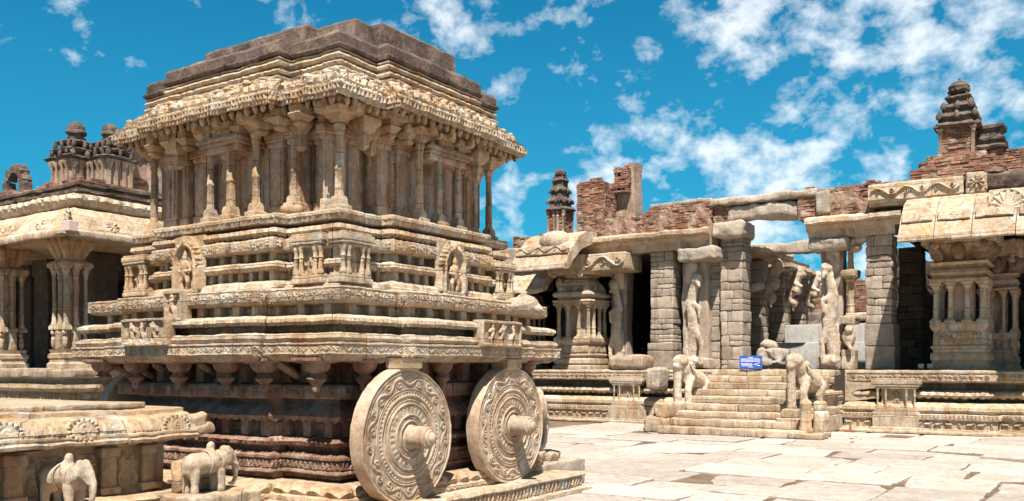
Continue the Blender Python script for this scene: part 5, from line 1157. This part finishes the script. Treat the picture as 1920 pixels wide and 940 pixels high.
b = MB(); b.loft([(x-.9, 37), (x+.9, 37), (x+.9, 38.6), (x-.9, 38.6)], [(0, 2.4), (-.2, 2.42), (-.25, 2.55), (-.1, 2.75), (.1, 2.8), (.12, 3.1), (-.02, 3.15), (-.0, 3.3), (.3, 3.5), (.35, 3.75), (.6, 3.85)], .1); b.build('roof', M['soot'], sh, .04, 3, 40, .01)

# ================================================================== left pavilion
LP = thing('pillared_pavilion', (-25, 16, 0), 'granite pavilion behind the chariot at left with curved pale eave and black domed turrets', 'pavilion')
lx, ly = -21.05, 12.05       # corner of the eave lip
pl = [(-38, ly), (lx, ly), (lx, ly+12), (-38, ly+12)]
b = MB(); b.loft([(p[0]-(1.0 if p[0] > -30 else 0), p[1]+(.55 if p[1] < 13 else 0)) for p in pl], [(-.3, 0), (-.3, .12), (0, .14), (0, .45), (-.05, .48), (-.05, .62), (.08, .68), (.12, .72), (.12, .98), (0.0, 1.02), (-.04, 1.08), (-.02, 1.16), (.1, 1.2), (.14, 1.24), (.14, 1.30), (-.02, 1.34), (-.05, 1.38), (-.05, 1.54), (0, 1.58), (.5, 1.585)], .1)
frieze(b, [(p[0]-(1.0 if p[0] > -30 else 0), p[1]+(.55 if p[1] < 13 else 0)) for p in pl], .12, .73, .97, 'men', .05, SE)
b.build('plinth', M['plinth'], LP, .02, 2, 38, .005)
def grand_pillar(x, y, w_=.74, name='grand_pillar'):
    P = thing_part(name, LP, x, y, 0); h = w_/2; z0 = 1.585
    b = MB(); b.sq([(h*1.1, 0), (h*1.1, .12), (h*.98, .16), (h*.98, .24), (h*1.05, .27), (h*1.05, .36), (h*.92, .40), (h*.95, .46), (h*.98, .5)], x, y, z0); b.build('pillar_base', M['cream'], P, .012, 4, 38, .004)
    b = MB(); b.rbox(x-h*.45, x+h*.45, y-h*.45, y+h*.45, z0+.45, 4.30, .03, .15)
    f = HF(h*.8, 2.0, .02); carve(f, 'men', .02); f2 = HF(h*.8, 2.0, .02); 
    for k in range(6): f2.rosette(h*.4, .2+.33*k, .14, .03)
    b.relief(f2, (x-h*.4, y-h*.45, z0+.6), (1, 0, 0), (0, -1, 0)); b.build('pillar_shaft', M['wall'], P, .01, 4, 38, .004)
    for sx, sy in ((-1, -1), (0, -1), (1, -1), (1, 0), (1, 1), (-1, 1)):
        c = MB(); cx, cy = x+sx*h*.72, y+sy*h*.72
        if not (sx and sy): c.rbox(cx-.09, cx+.09, cy-.09, cy+.09, z0+.5, z0+1.0, .02, .1)
        c.blob((cx, cy-.02, z0+.70), (.075, .075, .2)); c.blob((cx+.02, cy-.05, z0+.92), (.065, .065, .075)); colonnette(c, cx, cy, z0+1.0, 4.28, .062)
        c.build('colonnette', M['cream'], P, .008, 5, 38, .004)
    b = MB(); b.sq([(h*.9, 0), (h*1.05, .05), (h*1.0, .1), (h*.7, .16), (h*.65, .24), (h*.8, .38), (h*1.0, .54), (h*1.1, .60), (h*1.1, .74)], x, y, 4.24)
    for sx, sy in ((-1, -1), (0, -1), (1, -1), (1, 0), (1, 1)): b.limb((x+sx*h*.55, y+sy*h*.55, 4.50), (x+sx*h*.9, y+sy*h*.9, 4.84), .10, .13, 8); b.lathe([(.02, 0), (.07, .03), (.08, .10), (.05, .14)], x+sx*h*.95, y+sy*h*.95, 9, z=4.19)
    b.build('capital', M['ochre'], P, .015, 4, 38, .005)
grand_pillar(-22.75, 13.25)
for x in (-25.9, -29.2): grand_pillar(x, 13.25)
for y in (16.6, 20.0): grand_pillar(-22.75, y)
for x, y in ((-24.6, 15.2), (-27.4, 15.4), (-24.2, 18.0), (-26.4, 18.8), (-29.5, 16), (-23.6, 20.4)):
    b = MB(); b.rbox(x-.38, x+.38, y-.38, y+.38, 1.58, 4.9, .03, .2); b.rbox(x-.44, x+.44, y-.44, y+.44, 4.4, 4.9, .04, .2); b.build('inner_pillar', M['shade_dark'], LP, .012, 3, 38, .005)
b = MB(); b.rbox(-37, -22.6, 23.2, 23.8, 1.58, 5, .02, .6); b.build('back_wall', M['shade_dark'], LP, .02, 2); b = MB(); b.rbox(-32, -31.4, 13.4, 23.2, 1.58, 5, .02, .6); b.build('side_wall', M['shade_dark'], LP, .02, 2)
b = MB(); b.loft(pl, [(.9, 4.90), (.9, 4.98), (.10, 4.80), (0, 4.78), (-.02, 4.83), (0, 4.92), (.05, 4.95), (.24, 5.17), (.25, 5.20), (.29, 5.21), (.30, 5.24), (.56, 5.54), (.66, 5.60), (.8, 5.63), (1.0, 5.67)], .1)
for k, u in enumerate(np.arange(1.0, 9, 1.6)):
    for (O, U, N, Vv) in (((lx-u-.7, ly+.10, 5.02), (1, 0, 0), (0, -.85, .5), (0, .5, .85)), ((lx-.10, ly+u, 5.02), (0, 1, 0), (.85, 0, .5), (-.5, 0, .85))):
        f = HF(.9, .36, .02)
        (f.rosette(.45, .18, .17, .05) if k % 3 == 0 else f.vine(.18, .08, .45, .025, .04)); b.relief(f, O, U, N, .06, Vv)
b.build('eave', M['cream'], LP, .02, 2, 38, .005)
b = MB()
for q in range(9): b.limb((lx-.16-.03*q, ly+.16+.03*q, 5.0+.055*q), (lx-.13-.03*q+.05*math.sin(q*2.2), ly+.13+.03*q, 5.05+.055*q), .06, .045, 7)
b.build('corner_crest', M['carved'], LP, .05, 8, 50, .01)
b = MB(); b.loft(pl, [(1.0, 5.62), (.82, 5.64), (.72, 5.72, sc(.05, 0, .34)), (.66, 5.84, sc(.06, .02, .34)), (.72, 5.95, sc(.06, .03, .34)), (.85, 6.02), (1.2, 6.04)], .07)
frieze(b, pl, .70, 5.74, 5.98, 'rosette', .07, SE); b.build('carved_cornice', M['carved'], LP, .03, 3, 38, .008)
b = MB()
for d, z0, z1 in ((1.05, 6.03, 6.12), (.98, 6.12, 6.19), (1.15, 6.19, 6.30), (1.05, 6.30, 6.37), (1.35, 6.37, 6.46)): b.loft([(p[0], p[1]) for p in pl], [(d, z0), (d, z1)], .3)
b.build('roof_course', M['soot'], LP, .03, 4, None, .01)
core = MB(); b = MB(); brickwork(b, -30, lx-1.15, ly+1.15, ly+1.6, 6.05, lambda x, y: 6.50+rag(41, 2, .08)(x), .07, .25, .2, core); brickwork(b, lx-1.6, lx-1.15, ly+1.6, ly+11, 6.05, lambda x, y: 6.50+rag(42, 2, .08)(y), .07, .25, .2)
b.build('brick_course', M['brick'], LP, .008, 8); core.build('rubble_core', M['mortar'], LP, .04, 4)
def dome_turret(x, y, z, s_, full=True):
    T = thing_part('turret', LP, x, y, z); w_ = s_/2
    b = MB(); b.rbox(x-w_, x+w_, y-w_, y+w_, z, z+.9*s_, .03, .1)
    for q in (-.8, -.3, .3, .8):
        for (cx, cy) in ((x+q*w_, y-w_*1.02), (x+w_*1.02, y+q*w_)): b.sq([(.07, 0), (.05, .06), (.045, .65*s_), (.08, .75*s_), (.1, .85*s_), (.1, .9*s_)], cx, cy, z)
    b.build('turret_shaft', M['plaster'], T, .015, 4, 40, .006)
    b = MB(); zz2 = z+.88*s_; pl2 = [(x-w_, y-w_), (x+w_, y-w_), (x+w_, y+w_), (x-w_, y+w_)]; rg = []
    d = 0
    for i in range(3): rg += [(d+.02, zz2), (d-.14*s_, zz2+.03), (d-.17*s_, zz2+.09*s_, ('scallop', .03, .02, .2)), (d-.05*s_, zz2+.17*s_), (d+.06*s_, zz2+.2*s_), (d+.06*s_, zz2+.27*s_)]; zz2 += .27*s_; d += .115*s_
    b.loft(pl2, rg, .06)
    for i in range(2):
        for sx in (-.85, 0, .85):
            for (cx, cy) in ((x+sx*w_*(1-.12*i), y-w_*(1.1-.14*i)), (x+w_*(1.1-.14*i), y+sx*w_*(1-.12*i))): b.lathe([(.045, 0), (.06, .04), (.055, .12), (.02, .2)], cx, cy, 8, z=z+.88*s_+.16*s_+.27*s_*i)
    b.build('stepped_tier', M['soot'], T, .025, 4, 45, .008)
    b = MB(); r = s_*.27; b.lathe([(r*.85, 0), (r*.8, .10*s_), (r*1.1, .13*s_), (r*1.15, .18*s_), (r*1.05, .22*s_), (r*.95, .24*s_), (r*.98, .32*s_), (r*.85, .42*s_), (r*.5, .5*s_), (r*.15, .53*s_)], x, y, 18, z=zz2); b.build('dome', M['soot'], T, .02, 4, 50, .006)
    return T
tp = at_y(143, 0, 13.9); dome_turret(tp[0], 13.9, 6.38, .86)
dome_turret(-22.7, YX(207, -22.7), 6.42, .80)
# broken plaster arches standing on the roof
def broken_arch(cx, cz, r, pts, y0, th, face, mat, half=None):
    """pts: outline in (u, z) of a standing slab; extruded by th"""
    V = []; n = len(pts)
    for d in (0, th):
        for u, z in pts: V.append((u, y0+d, z) if face == 's' else (y0-d, u, z))
    Fc = [tuple(range(n)), tuple(range(2*n-1, n-1, -1))]+[(i, (i+1) % n+0, (i+1) % n+n, i+n) for i in range(n)]
    b = MB(); b.add(V, Fc); return b
def arch_ring(x0, z0, r0, r1, a0, a1, y, th, face='s'):
    b = MB(); n = 18; V = []
    for i in range(n+1):
        a = a0+(a1-a0)*i/n; k = 1+.10*math.sin(a*11)
        for r in (r0, r1*k):
            for d in (0, th): p, z = x0+r*math.cos(a), z0+r*math.sin(a); V.append((p, y+d, z) if face == 's' else (y-d, p, z))
    Fc = []
    for i in range(n):
        a, c = i*4, i*4+4; Fc += [(a, c, c+2, a+2), (a+1, a+3, c+3, c+1), (a, a+1, c+1, c), (a+2, c+2, c+3, a+3)]
    Fc += [(0, 2, 3, 1), (n*4, n*4+1, n*4+3, n*4+2)]; return b.add(V, Fc)
xa = at_y(25, 0, 13.8)[0]
b = arch_ring(xa-.05, 7.0, .30, .50, R(-15), R(170), 13.8, .3); b.build('broken_arch', M['soot'], LP, .035, 4, None, .018)
for q0, q1, zt in ((.24, .50, 7.0), (-.62, -.38, 7.05), (.75, 1.15, 6.55)):
    b = MB(); b.rbox(xa+q0, xa+q1, 13.8, 14.1, 6.3, zt, .04, .08); b.build('arch_pier', M['soot'], LP, .03, 4, 45, .01)
def niche(px0, px1):
    y = 0; xw = -22.3; ya, yb = YX(px0, xw), YX(px1, xw); c = (ya+yb)/2; r = (yb-ya)/2*.86
    b = MB(); b.rbox(xw-.5, xw-.12, ya, yb+1.5, 6.35, 7.25, .03, .12); b.rbox(xw-.5, xw-.12, c-r, c+r, 7.2, 7.85, .05, .12); b.build('plaster_wall', M['plaster'], LP, .02, 3, 40, .008)
    b = arch_ring(c, 7.35, r*.78, r*1.05, R(-10), R(190), xw, .3, 'e'); b.build('plaster_arch', M['soot'], LP, .04, 4, None, .015)
    for q in (-1, 1): b = MB(); b.rbox(xw-.25, xw+.02, c+q*r*.95-.09, c+q*r*.95+.09, 6.35, 7.3, .03, .08); b.build('arch_pier', M['plaster'], LP, .015, 4, 40, .006)
    core = MB(); b = MB(); brickwork(b, xw-.14, xw-.08, c-r*.6, c+r*.6, 6.62, lambda x, y: 6.8, .06, .24, .3); b.build('exposed_brick', M['brick'], LP, .01, 6)
niche(232, 292)
fl = thing('flood_lamp', (lx-.1, ly+.3, 4.95), 'pinkish box lamp fixed on the corner of the left pavilion eave', 'lamp')
p = at_x(131, 425, lx+.02); b = MB(); b.rbox(p[0]-.12, p[0]+.14, p[1]-.12, p[1]+.12, p[2]-.12, p[2]+.14, .02, .1); b.build('housing', M['pink'], fl)
b = MB(); b.box(p[0]-.22, p[0]-.1, p[1]-.05, p[1]+.05, p[2]-.18, p[2]-.1); b.limb((p[0]-.1, p[1], p[2]-.1), (p[0]-.05, p[1]-.22, p[2]-.14), .012, .012, 6); b.build('cable', M['black'], fl)
